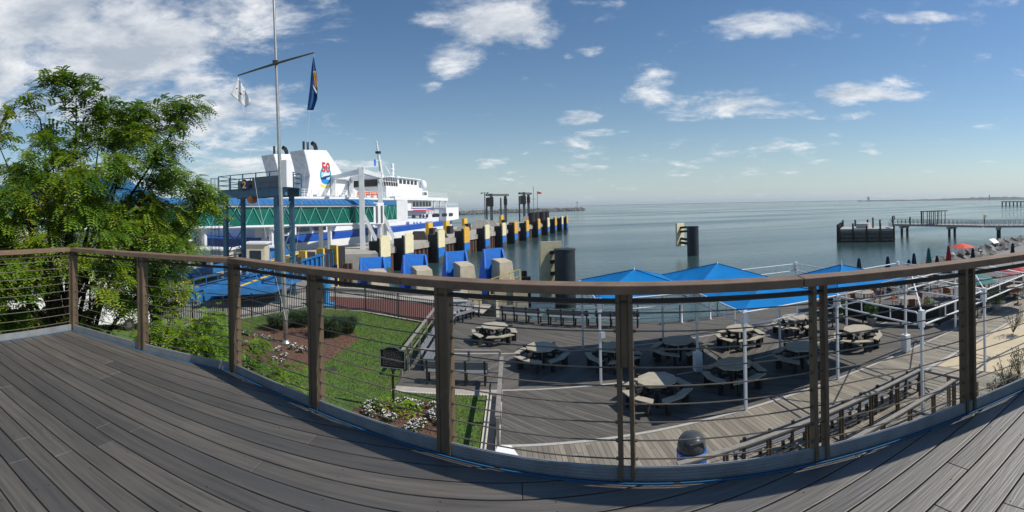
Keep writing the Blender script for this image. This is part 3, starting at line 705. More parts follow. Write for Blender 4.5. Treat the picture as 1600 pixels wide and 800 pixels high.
put_bench(10.9, 9.35, R(90), 'dark slatted bench behind the lower cable handrail, at its sand end')

# ------------------------------------------------------------------ picnic tables (octagonal top, four cranked seats)
def make_table():
    t = thing('picnic_table', 'picnic', 'picnic table')
    MB().prism([(.68 * math.cos(R(22.5 + 45 * k)), .68 * math.sin(R(22.5 + 45 * k))) for k in range(8)], .70, .755).build('table_top', m_plast, t, bevel=.008)
    mb = MB(); mb.bar((-.95, 0, .62), (.95, 0, .62), .09, .12); mb.bar((0, -.95, .625), (0, .95, .625), .09, .12)
    for sx, sy in ((1, 1), (1, -1), (-1, 1), (-1, -1)): mb.bar((sx * .30, sy * .30, 0), (sx * .42, sy * .42, .68), .10, .12)
    mb.build('frame', m_darkleg, t)
    for k in range(4):
        a = R(90 * k)
        ro, ri = 1.13, .83; c45 = math.cos(R(22.5))
        # seat of two boards meeting at an angle, centred on the direction a
        def P(r, deg): return (r / c45 * math.cos(a + R(deg)), r / c45 * math.sin(a + R(deg)))
        mb = MB()
        for s in (-1, 1):
            q = [P(ri * c45, 0), P(ro * c45, 0), P(ro * .985, s * 37), P(ri * .985, s * 37)]
            mb.prism(q if s > 0 else q[::-1], .425, .465)
        mb.build('seat', m_plast, t)
        mb = MB()
        for s in (-26, 26):
            x, y = .97 * math.cos(a + R(s)), .97 * math.sin(a + R(s)); mb.cbox((x, y, 0), .24, .09, .425, a + R(s))
        x, y = .97 * math.cos(a), .97 * math.sin(a); mb.bar((.97 * math.cos(a - R(28)), .97 * math.sin(a - R(28)), .39), (.97 * math.cos(a + R(28)), .97 * math.sin(a + R(28)), .39), .08, .07)
        mb.bar((.97 * math.cos(a), .97 * math.sin(a), .39), (.2 * math.cos(a), .2 * math.sin(a), .39), .09, .09)
        mb.build('leg', m_darkleg, t)
    return t
tabs = [(772, 508, 20, 'tan picnic table in full sun, leftmost of all, in front of the far bench row'),
        (846, 541, 50, 'tan picnic table half in the canopy shade, left of the white front pole'),
        (958, 541, 15, 'picnic table in deep shade, partly hidden by the thin double railing post'),
        (1059, 531, 35, 'picnic table in shade beside the white pole base box'),
        (1156, 512, 5, 'sunlit tan picnic table seen just behind the white pole in the middle'),
        (1026, 592, 28, 'nearest picnic table, front half in bright sun, right of the thin double railing post'),
        (1146, 567, 8, 'picnic table wholly in shade, crossed by the tall white front pole'),
        (1241, 495, 30, 'sunlit tan picnic table farthest back, just left of the dark double railing post'),
        (1252, 540, 12, 'picnic table in deep shade directly behind the dark double railing post'),
        (1340, 513, 40, 'sunlit tan picnic table rightmost of all, under the bare white frame')]
tb = make_table()
for i, (px, py, a, lab) in enumerate(tabs):
    p = G(px, py, .78); p.z = .025
    if i == 0: tb.location = p; tb.rotation_euler = (0, 0, R(a)); tb['label'] = lab; tb['group'] = 'octagonal picnic tables on the boardwalk'
    else: dup(tb, p, R(a), lab, 'octagonal picnic tables on the boardwalk')

# ------------------------------------------------------------------ shade frame and canopies
XS = [3.1, 6.95, 10.85, 14.8, 18.75]; YS = [8.3, 12.2, 15.95, 20.05]
nodes = {(0, 2), (0, 3), (1, 1), (1, 2), (1, 3), (2, 0), (2, 1), (2, 2), (2, 3), (3, 0), (3, 1), (3, 2), (3, 3), (4, 0), (4, 1), (4, 2)}
cells = [(0, 2, 'c'), (1, 2, 'c'), (1, 1, 'c'), (2, 1, 'c'), (2, 0, ''), (3, 0, ''), (3, 1, ''), (2, 2, '')]
t = thing('shade_pergola', 'white tubular steel frame of posts and double beams that carries the blue canopies', 'pergola', (XS[1], YS[1], 0)); off = Vector((XS[1], YS[1], 0))
for (i, j) in sorted(nodes):
    x, y = XS[i], YS[j]; z0 = -.02
    p = MB(off).cbox((x, y, z0), .088, .088, 3.1 - z0).build('post', m_postw, t, bevel=.008)
    MB(off).cbox((x, y, 2.66), .15, .15, .54).build('post_head', m_postw, p, bevel=.01)
    if (i, j) in ((1, 2), (3, 1)): MB(off).cbox((x, y, .03), .31, .31, .74).build('base_box', m_postw, p, bevel=.03)
    if (i, j) == (0, 2): MB(off).cbox((x + .1, y - .02, 1.75), .16, .14, .22).build('lamp_box', m_postw, p)
edges = set()
for (i, j, f) in cells:
    for e in (((i, j), (i + 1, j)), ((i, j + 1), (i + 1, j + 1)), ((i, j), (i, j + 1)), ((i + 1, j), (i + 1, j + 1))): edges.add(e)
for a, b in sorted(edges):
    A = Vector((XS[a[0]], YS[a[1]], 0)); B = Vector((XS[b[0]], YS[b[1]], 0)); d = (B - A).normalized(); A2 = A + d * .22; B2 = B - d * .22
    za, zb = 2.72, 3.10; mb = MB(off)
    pts = [A + d * .1 + Vector((0, 0, za)), A2 + Vector((0, 0, za)), ]
    loop = [A + d * .14 + Vector((0, 0, za + .06)), A + d * .22 + Vector((0, 0, za)), B - d * .22 + Vector((0, 0, za)), B - d * .14 + Vector((0, 0, za + .06)), B - d * .14 + Vector((0, 0, zb - .06)), B - d * .22 + Vector((0, 0, zb)), A + d * .22 + Vector((0, 0, zb)), A + d * .14 + Vector((0, 0, zb - .06)), A + d * .14 + Vector((0, 0, za + .06))]
    mb.tube(loop, .030, 8, cap=False)
    for f in (.33, .67): q = A.lerp(B, f); mb.tube([q + Vector((0, 0, za)), q + Vector((0, 0, zb))], .022, 6)
    for P_ in (A, B):
        s = 1 if P_ is A else -1
        for z in (za + .1, zb - .1): mb.tube([P_ + d * s * .05 + Vector((0, 0, z)), P_ + d * s * .15 + Vector((0, 0, z))], .03, 6)
    mb.build('double_beam', m_postw, t, smooth=False)
peak = {(1, 1): 3.62}
for (i, j, f) in cells:
    cx, cy = (XS[i] + XS[i + 1]) / 2, (YS[j] + YS[j + 1]) / 2; zp = peak.get((i, j), 3.86)
    for (a, b) in ((0, 0), (1, 0), (0, 1), (1, 1)):
        if (i, j) in ((2, 2), (3, 1)): continue
        MB(off).tube([(XS[i + a], YS[j + b], 3.14), (cx, cy, zp - .05)], .028, 8).build('hip_rafter', m_postw, t)
names = {(0, 2): 'bright blue hipped fabric canopy on the left, over the deep shaded table', (1, 2): 'bright blue hipped fabric canopy in the middle back, with its peak highest above the railing',
         (1, 1): 'bright blue hipped fabric canopy at the front, its corner on the tall white middle pole', (2, 1): 'bright blue hipped fabric canopy on the right, next to the bare white frames'}
for (i, j, f) in cells:
    if f != 'c': continue
    x0, x1, y0, y1 = XS[i] - .12, XS[i + 1] + .12, YS[j] - .12, YS[j + 1] + .12; cx, cy = (x0 + x1) / 2, (y0 + y1) / 2; zp = peak.get((i, j), 3.86)
    t = thing('shade_canopy', names[(i, j)], 'canopy', (cx, cy, 3.1), 0, 'blue hipped shade canopies')
    cs = [Vector((x0, y0, 3.17)), Vector((x1, y0, 3.17)), Vector((x1, y1, 3.17)), Vector((x0, y1, 3.17))]; pk = Vector((cx, cy, zp)); mb = MB((cx, cy, 3.1)); n = 12
    for k in range(4):
        a, b = cs[k], cs[(k + 1) % 4]; rows = []
        for r in range(n + 1):
            v = r / n; row = []
            for c in range(n + 1):
                u = c / n; e = a.lerp(b, u); p = e.lerp(pk, v); mid = 4 * u * (1 - u)
                inn = (Vector((cx, cy, 0)) - Vector((e.x, e.y, 0))) * (.035 * mid * (1 - v)); p += inn
                p.z -= .10 * mid * v * (1 - v) * 2 * (1 - v * .3) + .02 * mid * (1 - v); row.append(p)
            rows.append(mb.pts(row))
        for r in range(n):
            for c in range(n): mb.f.append((rows[r] + c, rows[r] + c + 1, rows[r + 1] + c + 1, rows[r + 1] + c))
    o = mb.build('fabric', m_blue, t); so = o.modifiers.new('solid', 'SOLIDIFY'); so.thickness = .008
    mb = MB((cx, cy, 3.1))
    for k in range(4): mb.tube([cs[k] - Vector((0, 0, .015)), cs[k].lerp(cs[(k + 1) % 4], .5) + (Vector((cx, cy, 0)) - Vector((cs[k].lerp(cs[(k + 1) % 4], .5).x, cs[k].lerp(cs[(k + 1) % 4], .5).y, 0))) * .035 - Vector((0, 0, .035)), cs[(k + 1) % 4] - Vector((0, 0, .015))], .022, 6)
    mb.build('edge_cord', m_white, t)
    for k in range(4):
        a_ = cs[k] + Vector((0, 0, .012)); MB((cx, cy, 3.1)).tube([a_.lerp(pk + Vector((0, 0, .012)), f / 6) for f in range(7)], .013, 5).build('hip_seam', m_seam, t)
    MB((cx, cy, 3.1)).lathe((cx, cy, zp), [(.05, -.02), (.03, .02), (.012, .05), (.008, .22)], 8).build('finial', m_postw, t)

# ------------------------------------------------------------------ litter bin, lower cable handrail, walkway bits
p = G(1080, 712, .6); bx, by = 4.05, 9.75
t = thing('litter_bin', 'litter bin with a dark grey domed lid and a blue perforated basket on the walkway', 'litter bin', (bx, by, .02))
m_lid = mat('dark_grey_plastic', (.055, .06, .065), .28, var=.1)
mb = MB(); mb.lathe((0, 0, .74), [(.34, 0), (.345, .05), (.34, .12), (.31, .22), (.24, .31), (.13, .36), (.02, .375)], 28); mb.build('lid', m_lid, t, smooth=True)
mb = MB(); mb.slab([(-.2, -.30, .82), (.2, -.30, .82), (.16, -.33, 1.0), (-.16, -.33, 1.0)], (0, .06, 0)); mb.build('lid_flap', m_lid, t)
MB().lathe((0, 0, 0), [(.27, .06), (.29, .70), (.28, .70), (.26, .08)], 24).build('liner', m_black, t)
mb = MB()
for k in range(36):
    a = k * math.pi / 18; mb.bar((.335 * math.cos(a), .335 * math.sin(a), .05), (.355 * math.cos(a), .355 * math.sin(a), .72), .03, .008, (math.cos(a), math.sin(a), 0))
for z in (.05, .22, .38, .54, .72):
    r = .337 + .02 * z; mb.tube([(r * math.cos(k * math.pi / 12), r * math.sin(k * math.pi / 12), z) for k in range(25)], .016 if z in (.05, .72) else .011, 6, cap=False)
mb.build('basket', mat('blue_bin_paint', (.01, .14, .60), .35), t)

def cable_rail(label, a, b, n, h=1.0, name='lower_cable_railing'):
    a = Vector(a); b = Vector(b); d = (b - a).normalized(); t = thing(name, label, 'railing', a, 0, 'lower cable handrails')
    MB(a).bar(a + Vector((0, 0, h)), b + Vector((0, 0, h)), .14, .04).build('rail_cap', m_oldwood, t, bevel=.004)
    MB(a).bar(a + Vector((0, 0, h - .06)), b + Vector((0, 0, h - .06)), .03, .03).build('top_bar', m_steel, t)
    for k in range(8): MB(a).tube([a + Vector((0, 0, .1 + .104 * k)), b + Vector((0, 0, .1 + .104 * k))], .006, 5).build('cable', m_cable, t)
    for k in range(n + 1):
        q = a.lerp(b, k / n); mb = MB(a)
        for s in (-.04, .04): mb.cbox((q.x + d.x * s, q.y + d.y * s, 0), .028, .09, h - .02, math.atan2(d.y, d.x))
        mb.build('post', m_post, t)
    return t
cable_rail('weathered cap cable handrail running from the litter bin to the sand', (3.35, 8.88, .02), (11.5, 8.88, .02), 7)
cable_rail('short cable handrail return beside the sand, at the foot of the white post', (11.6, 8.85, 0), (11.75, 6.9, 0), 2)
cable_rail('second lower cable handrail closer to the upper deck, by the ramp', (6.0, 7.5, .02), (11.4, 7.5, .02), 5)
t = thing('white_cabinet', 'white slanted cabinet top beside the lawn strip, just above the deck border', 'cabinet', (-.3, 11.3, 0)); mb = MB((-.3, 11.3, 0)); mb.hexa([(-.55, 11.05, 0), (.0, 11.2, 0), (-.2, 11.6, 0), (-.5, 11.6, 0)], [(-.55, 11.05, .25), (.0, 11.2, .2), (-.2, 11.6, .25), (-.5, 11.6, .28)]); mb.build('body', m_white, t)
MB((-.3, 11.3, 0)).hexa([(-.62, 11.0, .26), (.1, 11.2, .21), (-.15, 11.75, .26), (-.5, 11.7, .29)], [(-.62, 11.0, .3), (.1, 11.2, .25), (-.15, 11.75, .3), (-.5, 11.7, .33)]).build('lid', m_white, t)
# thin posts at far edge of the boardwalk: wire guard
t = thing('edge_guard_rail', 'thin grey wire guard rail along the water edge of the boardwalk', 'guard rail', (9, 23.1, 0)); off = Vector((9, 23.1, 0))
pl = [Vector((-4.3, 27.35, 0)), Vector((9, 23.0, 0)), Vector((30, 23.0, 0))]
for a, b in zip(pl, pl[1:]):
    n = round((b - a).length / 2.4)
    for k in range(n + 1): q = a.lerp(b, k / n); MB(off).cbox((q.x, q.y, 0), .05, .05, 1.05).build('post', m_gantry if False else m_steel, t)
    mb = MB(off)
    for z in (.25, .5, .75, 1.03): mb.tube([a + Vector((0, 0, z)), b + Vector((0, 0, z))], .012 if z < 1 else .022, 5)
    mb.build('wires', m_steel, t)
for i, (x, y) in enumerate([(10.7, 22.7), (9.0, 22.8)]):
    t = thing('viewing_post', ['grey coin viewer on a post at the water edge', 'low grey mooring post at the water edge'][i], 'post', (x, y, .02))
    MB().lathe((0, 0, 0), [(.12, 0), (.07, .05), (.06, 1.0), (.09, 1.05)], 12).build('stand', m_postw, t, smooth=True)
    MB().cbox((0, 0, 1.05), .28, .2, .3, .4).build('head', m_postw, t, bevel=.04)

# ------------------------------------------------------------------ terrace restaurant on the right
m_screen = mat('dark_mesh_screen', (.015, .017, .02), .8)
m_green = leaf_mat('planter_leaves', (.03, .08, .012), (.07, .15, .02), (.14, .22, .03))
m_bronzepl = mat('terrace_table_top', (.30, .26, .21), .6, var=.15)
m_orange = mat('orange_seat', (.24, .085, .04), .6, var=.3)
t = thing('terrace_screen', 'low dark mesh screen round the restaurant terrace', 'screen', (18.9, 13.3, 0)); off = Vector((18.9, 13.3, 0))
sp = [Vector((16.9, 21.5, 0)), Vector((16.9, 16.9, 0)), Vector((18.9, 13.3, 0)), Vector((36, 12.9, 0))]
for a, b in zip(sp, sp[1:]):
    n = max(1, round((b - a).length / 2.2))
    for k in range(n):
        p0, p1 = a.lerp(b, k / n), a.lerp(b, (k + 1) / n)
        MB(off).bar(p0 + Vector((0, 0, .58)), p1 + Vector((0, 0, .58)), .03, .92).build('screen_panel', m_screen, t)
        MB(off).cbox((p0.x, p0.y, 0), .07, .07, 1.15).build('post', m_black, t)
def leafball(mb, c, r, n, rr, s=.05, flat=1.0):
    for i in range(n):
        d = Vector((rr.gauss(0, 1), rr.gauss(0, 1), rr.gauss(0, 1))).normalized() * r * rr.uniform(.55, 1.05); d.z *= flat
        u = Vector((rr.uniform(-1, 1), rr.uniform(-1, 1), rr.uniform(-1, 1))).normalized() * s * rr.uniform(.7, 1.3); w = d.cross(u); w = w.normalized() * s * .5 if w.length > 0 else Vector((0, 0, s))
        n0 = mb.pts([Vector(c) + d - u, Vector(c) + d + w, Vector(c) + d + u, Vector(c) + d - w]); mb.f.append((n0, n0 + 1, n0 + 2, n0 + 3))
pls = [(1362, 482, .36, 'leafy green planter against the dark screen, seen under the right white beam'), (1452, 476, .4, 'green planter against the dark screen between two white poles'), (1556, 462, .5, 'large green shrub in a pale round pot beside the dark screen'), (1310, 476, .3, 'small green planter by the dark screen, left of the others')]
for i, (px, py, r, lab) in enumerate(pls):
    p = G(px, py, .9); rr = random.Random(50 + i); t = thing('potted_plant', lab, 'potted plant', (p.x, p.y, .02), 0, 'planters by the restaurant terrace')
    MB().lathe((0, 0, 0), [(.2, 0), (.27, .35), (.29, .42), (.25, .42), (.24, .38)], 18).build('pot', m_conc, t, smooth=True)
    mb = MB(); leafball(mb, (0, 0, .85), r * 1.1, 420, rr, .05); leafball(mb, (.1, 0, .6), r * .8, 200, rr, .05); mb.build('foliage', m_green, t)
    MB().tube([(0, 0, .3), (.02, .01, .9)], .03, 6).build('stem', m_steelblk, t)
def make_ttable():
    t = thing('terrace_table', '', 'table')
    MB().lathe((0, 0, .70), [(.62, 0), (.64, .02), (.62, .04)], 24).build('table_top', m_bronzepl, t)
    MB().lathe((0, 0, 0), [(.28, 0), (.05, .05), (.04, .70)], 12).build('pedestal', m_black, t); return t
def make_chair():
    t = thing('terrace_chair', '', 'chair')
    MB().box(-.22, .22, -.22, .22, .43, .47).build('seat', m_orange, t, bevel=.015)
    MB().slab([(-.21, .2, .5), (.21, .2, .5), (.19, .28, .9), (-.19, .28, .9)], (0, .03, 0)).build('backrest', m_orange, t)
    for sx in (-1, 1):
        for sy in (-1, 1): MB().bar((sx * .19, sy * .19, 0), (sx * .19, sy * .19, .44), .03, .03).build('leg', m_black, t)
    return t
tt = make_ttable(); ch = make_chair(); ft = fc = True; rr = random.Random(8)
tp_ = [(1350, 456, 'round terrace table nearest the white pole, first behind the dark screen'), (1421, 465, 'round terrace table in the middle of the terrace behind the dark screen'), (1484, 448, 'round terrace table behind the wide dark railing post'), (1545, 440, 'round terrace table far back near the right white beam'), (1585, 447, 'round terrace table at the right edge of the view'), (1390, 440, 'round terrace table close to the water edge, left part'), (1440, 434, 'round terrace table close to the water edge, below the green umbrella'), (1292, 468, 'round terrace table left of the screen corner, half behind the railing post')]
for px, py, lab in tp_:
    p = G(px, py, .75); p.z = .02
    if ft: tt.location = p; tt['label'] = lab; tt['group'] = 'round terrace tables'; ft = False
    else: dup(tt, p, 0, lab, 'round terrace tables')
    for k in range(4):
        a = rr.uniform(0, .8) + k * math.pi / 2; q = p + Vector((math.cos(a), math.sin(a), 0)) * .85; rz = a - math.pi / 2; lb = 'orange chair drawn up to the ' + ' '.join(lab.split(',')[0].split()[:10])
        if fc: ch.location = q; ch.rotation_euler = (0, 0, rz); ch['label'] = lb; ch['group'] = 'orange terrace chairs'; fc = False
        else: dup(ch, q, rz, lb, 'orange terrace chairs')
# umbrellas: (px, top py, ref height, colour, open)
m_navy = mat('navy_umbrella', (.008, .02, .065), .8, trans=.1); m_teal = mat('teal_umbrella', (.01, .16, .16), .8, trans=.1); m_redu = mat('red_umbrella', (.42, .02, .03), .75, trans=.1); m_coral = mat('coral_umbrella', (.80, .12, .08), .7, trans=.3)
ums = [(1342, 404, m_navy, 0, 'closed navy umbrella standing alone just right of the right blue canopy'), (1387, 401, m_navy, 0, 'closed navy umbrella second from the right blue canopy'), (1420, 406, m_navy, 0, 'smaller closed navy umbrella of the close pair, left one'), (1428, 396, m_navy, 0, 'taller closed navy umbrella of the close pair, right one'),
       (1451, 388, m_teal, 0, 'closed teal green umbrella above the railing'), (1464, 400, m_navy, 0, 'small closed navy umbrella between the teal and the dark red ones'), (1482, 384, m_redu, 0, 'closed dark red umbrella left of the open coral one'), (1503, 380, m_coral, 1, 'open coral red umbrella near the rocks'),
       (1520, 388, m_navy, 0, 'closed navy umbrella right of the open coral one'), (1582, 380, m_navy, 0, 'closed navy umbrella at the right edge in front of the rocks'), (1590, 415, m_redu, 1, 'open dark red umbrella low at the right edge under the railing cap'), (1527, 428, m_teal, 1, 'open green umbrella under the railing cap right of the wide post'), (1300, 440, m_navy, 0, 'closed navy umbrella hidden mostly behind the right canopy')]
for px, py, m, op, lab in ums:
    p = G(px, py, 2.45); p.z = .02; t = thing('umbrella', lab, 'umbrella', p, 0, 'terrace umbrellas')
    MB().tube([(0, 0, .05), (0, 0, 2.42)], .022, 8).build('pole', m_steelblk, t)
    MB().lathe((0, 0, 0), [(.26, 0), (.26, .05), (.06, .1), (.04, .2)], 14).build('base', m_black, t)
    mb = MB()
    if op:
        n = 8; ap = mb.pts([(0, 0, 2.45)]); r1 = mb.pts([(.62 * math.cos(R(45 * k)), .62 * math.sin(R(45 * k)), 2.27) for k in range(n)]); r2 = mb.pts([(1.2 * math.cos(R(45 * k)), 1.2 * math.sin(R(45 * k)), 2.05) for k in range(n)])
        for k in range(n): mb.f += [(ap, r1 + k, r1 + (k + 1) % n), (r1 + k, r2 + k, r2 + (k + 1) % n, r1 + (k + 1) % n)]
        o = mb.build('canopy', m, t); o.modifiers.new('solid', 'SOLIDIFY').thickness = .01
        mb = MB()
        for k in range(8): mb.bar((0, 0, 2.40), (1.17 * math.cos(R(45 * k)), 1.17 * math.sin(R(45 * k)), 2.035), .02, .02)
        mb.build('ribs', m_steelblk, t)
    else:
        n = 12; prof = [(.05, 2.45), (.09, 2.3), (.13, 1.9), (.17, 1.5), (.22, 1.05), (.26, .95), (.10, .92)]; rings = []
        for r, z in prof: rings.append(mb.pts([((r * (1 + .3 * math.cos(k * math.pi))) * math.cos(2 * math.pi * k / n), (r * (1 + .3 * math.cos(k * math.pi))) * math.sin(2 * math.pi * k / n), z) for k in range(n)]))
        for a, b in zip(rings, rings[1:]):
            for k in range(n): mb.f.append((a + k, a + (k + 1) % n, b + (k + 1) % n, b + k))
        mb.f.append(tuple(rings[0] + k for k in range(n))); mb.build('canopy', m, t)
# rocks along the shore on the right, pale sloping ground behind them
m_rock = mat('shore_rock', (.27, .255, .235), .9, var=.35, scale=1.5, island=.5, bump=.4, bscale=6, bdist=.05)
def rocks(name, pts, w, n, rmin, rmax, label, seed, z0, hgt):
    rr = random.Random(seed); mb = MB()
    seg = [(Vector(a), Vector(b)) for a, b in zip(pts, pts[1:])]; tot = sum((b - a).length for a, b in seg)
    for i in range(n):
        s = rr.random() * tot
        for a, b in seg:
            l = (b - a).length
            if s <= l: break
            s -= l
        d = (b - a).normalized(); nn = Vector((-d.y, d.x, 0)); u = rr.uniform(-1, 1); c = a + d * s + nn * u * w; c.z = z0 + hgt * (1 - abs(u)) * rr.uniform(.7, 1.1); r = rr.uniform(rmin, rmax)
        base = [(0, 0, 1), (0, 0, -1)] + [(math.cos(k * 1.047), math.sin(k * 1.047), .45 if k % 2 else -.4) for k in range(6)]
        q = [c + Vector((x * r * rr.uniform(.7, 1.3), y * r * rr.uniform(.7, 1.3), z * r * rr.uniform(.5, .9))) for x, y, z in base]; k0 = mb.pts(q)
        for k in range(6): mb.f += [(k0, k0 + 2 + k, k0 + 2 + (k + 1) % 6), (k0 + 1, k0 + 2 + (k + 1) % 6, k0 + 2 + k)]
    o = mb.build(name, m_rock); o['kind'] = 'stuff'; o['label'] = label; o['category'] = 'rocks'; return o
rocks('shore_rocks', [(31, 23.6, 0), (40, 25.5, 0), (48, 26.5, 0), (60, 28, 0), (72, 28, 0), (92, 21, 0)], 3.0, 1500, .35, .8, 'pale grey boulders heaped along the shore at the right', 4, -1.6, 2.4)
mb = MB(); mb.prism([(36, 10), (95, 5), (92, 20), (72, 26), (60, 26), (48, 24.5), (40, 23.2), (36, 22)], -2, .12); struct(mb, 'shore_ground', m_asphalt)
p = Vector((50, 25, .1)); t = thing('info_board', 'white tilted information board by the rocks', 'board', (50, 26.5, .1))
MB().cbox((-.35, 0, 0), .08, .08, 1.0).build('leg', m_black, t); MB().cbox((.35, 0, 0), .08, .08, 1.0).build('leg', m_black, t); MB().slab([(-.7, -.35, .85), (.7, -.35, .85), (.7, .35, 1.35), (-.7, .35, 1.35)], (0, 0, .05)).build('panel', m_white, t)

# shrubs on the sand
def sandshrub(px, py, h, r, label, seed):
    p = G(px, py); rr = random.Random(seed); t = thing('sand_shrub', label, 'shrub', (p.x, p.y, 0), 0, 'shrubs on the sand'); mb = MB(); ms = MB()
    for k in range(16):
        a = rr.uniform(0, 6.28); e = Vector((math.cos(a) * r * rr.uniform(.4, 1), math.sin(a) * r * rr.uniform(.4, 1), h * rr.uniform(.5, 1))); ms.tube([(0, 0, 0), e * .5 + Vector((0, 0, .1)), e], .01, 5)
        for j in range(26):
            q = e * rr.uniform(.45, 1.0) + Vector((rr.uniform(-.1, .1), rr.uniform(-.1, .1), rr.uniform(-.08, .1))); u = Vector((rr.uniform(-1, 1), rr.uniform(-1, 1), rr.uniform(0, 1))).normalized() * .05; w = Vector((-u.y, u.x, 0)) * .45
            n = mb.pts([q - u, q + w, q + u, q - w]); mb.f.append((n, n + 1, n + 2, n + 3))
    ms.build('stems', m_steelblk, t); mb.build('foliage', leaf, t)
leaf = leaf_mat('olive_leaves', (.035, .05, .02), (.06, .085, .03), (.11, .13, .05))
sandshrub(1572, 612, 1.15, .6, 'olive green shrub on the sand at the right edge, taller one', 1)
sandshrub(1592, 588, 1.3, .6, 'olive green shrub on the sand at the very right edge, behind the taller one', 4)
sandshrub(1556, 622, .6, .4, 'small olive shrub on the sand just above the white deck border', 2)
sandshrub(1583, 520, 1.2, .6, 'dark green shrub at the far side of the sand beside a thin post', 3)

# ------------------------------------------------------------------ pilings in the water
m_pile = mat('dark_steel_pile', (.018, .025, .035), .5, var=.35, scale=1.5, dirt=((.05, .05, .035), .55, .8, 1.2))
def dolphin(px, pyw, r, h, label, side, pw, ph, dist_off):
    c = G(px, pyw, WZ); t = thing('mooring_dolphin', label, 'mooring dolphin', c, 0, 'big round piles with cream fender panels')
    MB().lathe((0, 0, 0), [(r, -2), (r, h - .15), (r * 1.04, h - .15), (r * 1.04, h), (r * .9, h + .02)], 28).build('pile', m_pile, t)
    view = Vector((c.x, c.y, 0)).normalized(); right = Vector((view.y, -view.x, 0)); d = (right * side * .8 + view * .6).normalized(); nrm = d; tan = Vector((-d.y, d.x, 0))
    pc = d * dist_off; mb = MB()
    q = [pc - tan * pw / 2 + Vector((0, 0, h * .30)), pc + tan * pw / 2 + Vector((0, 0, h * .30)), pc + tan * pw / 2 + Vector((0, 0, h * 1.10)), pc - tan * pw / 2 + Vector((0, 0, h * 1.10))]
    mb.slab(q, d * .28); mb.build('fender_panel', m_cream, t)
    q2 = [v - d * .06 for v in q]; MB().slab(q2, d * .055).build('fender_back', m_cream, t)
    for z in (.42, .56, .80, .94): MB().bar(d * r * .8 + Vector((0, 0, h * (z + (.03 if z > .6 else -.03)))), pc + Vector((0, 0, h * z)), .35, .35).build('fender_arm', m_rubber, t)
    return t
dolphin(1083, 399, .95, 4.7, 'lone dark round pile with a cream fender panel standing in the bay', -1, 1.9, 4.2, 2.5)
# the near one: panel faces the slip, seen face on behind the pile
c = G(884, 478, WZ); t = thing('mooring_dolphin', 'big dark round pile with a cream panel behind it, just beyond the railing', 'mooring dolphin', c, 0, 'big round piles with cream fender panels')
MB().lathe((0, 0, 0), [(.87, -2), (.87, 4.62), (.91, 4.65), (.91, 4.8), (.80, 4.82)], 32).build('pile', m_pile, t)
MB().slab([(-2.05, .9, .6), (-.1, 1.2, .6), (-.1, 1.2, 5.35), (-1.9, .9, 5.35), (-2.05, .9, 5.2)], (-.06, .3, 0)).build('fender_panel', mat('olive_cream_paint', (.50, .46, .30), .6, var=.15), t)
for z in (1.8, 2.6, 3.6, 4.4): MB().bar((-.2, .6, z + .1), (-1.1, 1.05, z), .32, .3).build('fender_arm', m_rubber, t)
MB().slab([(-.95, .1, 1.7), (-.8, .0, 2.2), (-.45, -.2, 2.9), (-.75, .0, 2.0)], (0, .05, 0)).build('chafed_edge', m_yellow, t)
for i, (px, py, h, r) in enumerate([(820, 473, 2.75, .24), (826, 478, 2.45, .22)]):
    c = G(px, py, WZ); t = thing('timber_pile', ['short dark timber pile left of the big round pile, taller one', 'short dark timber pile left of the big round pile, shorter one'][i], 'pile', c)
    MB().lathe((0, 0, 0), [(r, -2), (r, h), (r * .7, h + .05)], 12).build('shaft', m_rubber, t); MB().lathe((0, 0, h - .5), [(r * 1.05, 0), (r * 1.05, .08)], 12).build('band', m_steel, t)

# ------------------------------------------------------------------ fishing pier on the right
m_pierw = mat('pier_concrete', (.36, .35, .34), .85, var=.2, scale=.8)
f1 = G(1312, 378, WZ); f2 = G(1397, 377, WZ)
t = thing('pier_platform', 'square timber platform on piles at the end of the fishing pier', 'pier platform', f1); off = f1
dx = (f2 - f1); nn = Vector((-dx.y, dx.x, 0)).normalized();
if nn.dot(f1) < 0: nn = -nn
dep = 9
zt = 2.6
MB(off).prism([xy(f1), xy(f2), xy(f2 + nn * dep), xy(f1 + nn * dep)], WZ + zt - .5, WZ + zt).build('deck', m_pierw, t)
mb = MB(off)
for k in range(3): mb.bar(f1 + Vector((0, 0, .35 + k * .75)), f2 + Vector((0, 0, .35 + k * .75)), .3, .3)
for k in range(3): mb.bar(f1 + Vector((0, 0, .35 + k * .75)), f1 + nn * dep + Vector((0, 0, .35 + k * .75)), .3, .3)
mb.build('walers', mat('weathered_timber', (.19, .17, .145), .85, var=.3, scale=2), t)
MB(off).prism([xy(f1 + nn * .5), xy(f2 + nn * .5), xy(f2 + nn * (dep - .5)), xy(f1 + nn * (dep - .5))], WZ - 1, WZ + 1.3).build('crib', mat('wet_timber', (.15, .135, .115), .8, var=.35, scale=2), t)
MB(off).prism([xy(f1 + nn * .3), xy(f2 + nn * .3), xy(f2 + nn * .6), xy(f1 + nn * .6)], WZ + 1.0, WZ + 2.1).build('timber_facing', mat('grey_timber', (.17, .16, .15), .85, var=.25, scale=3), t)
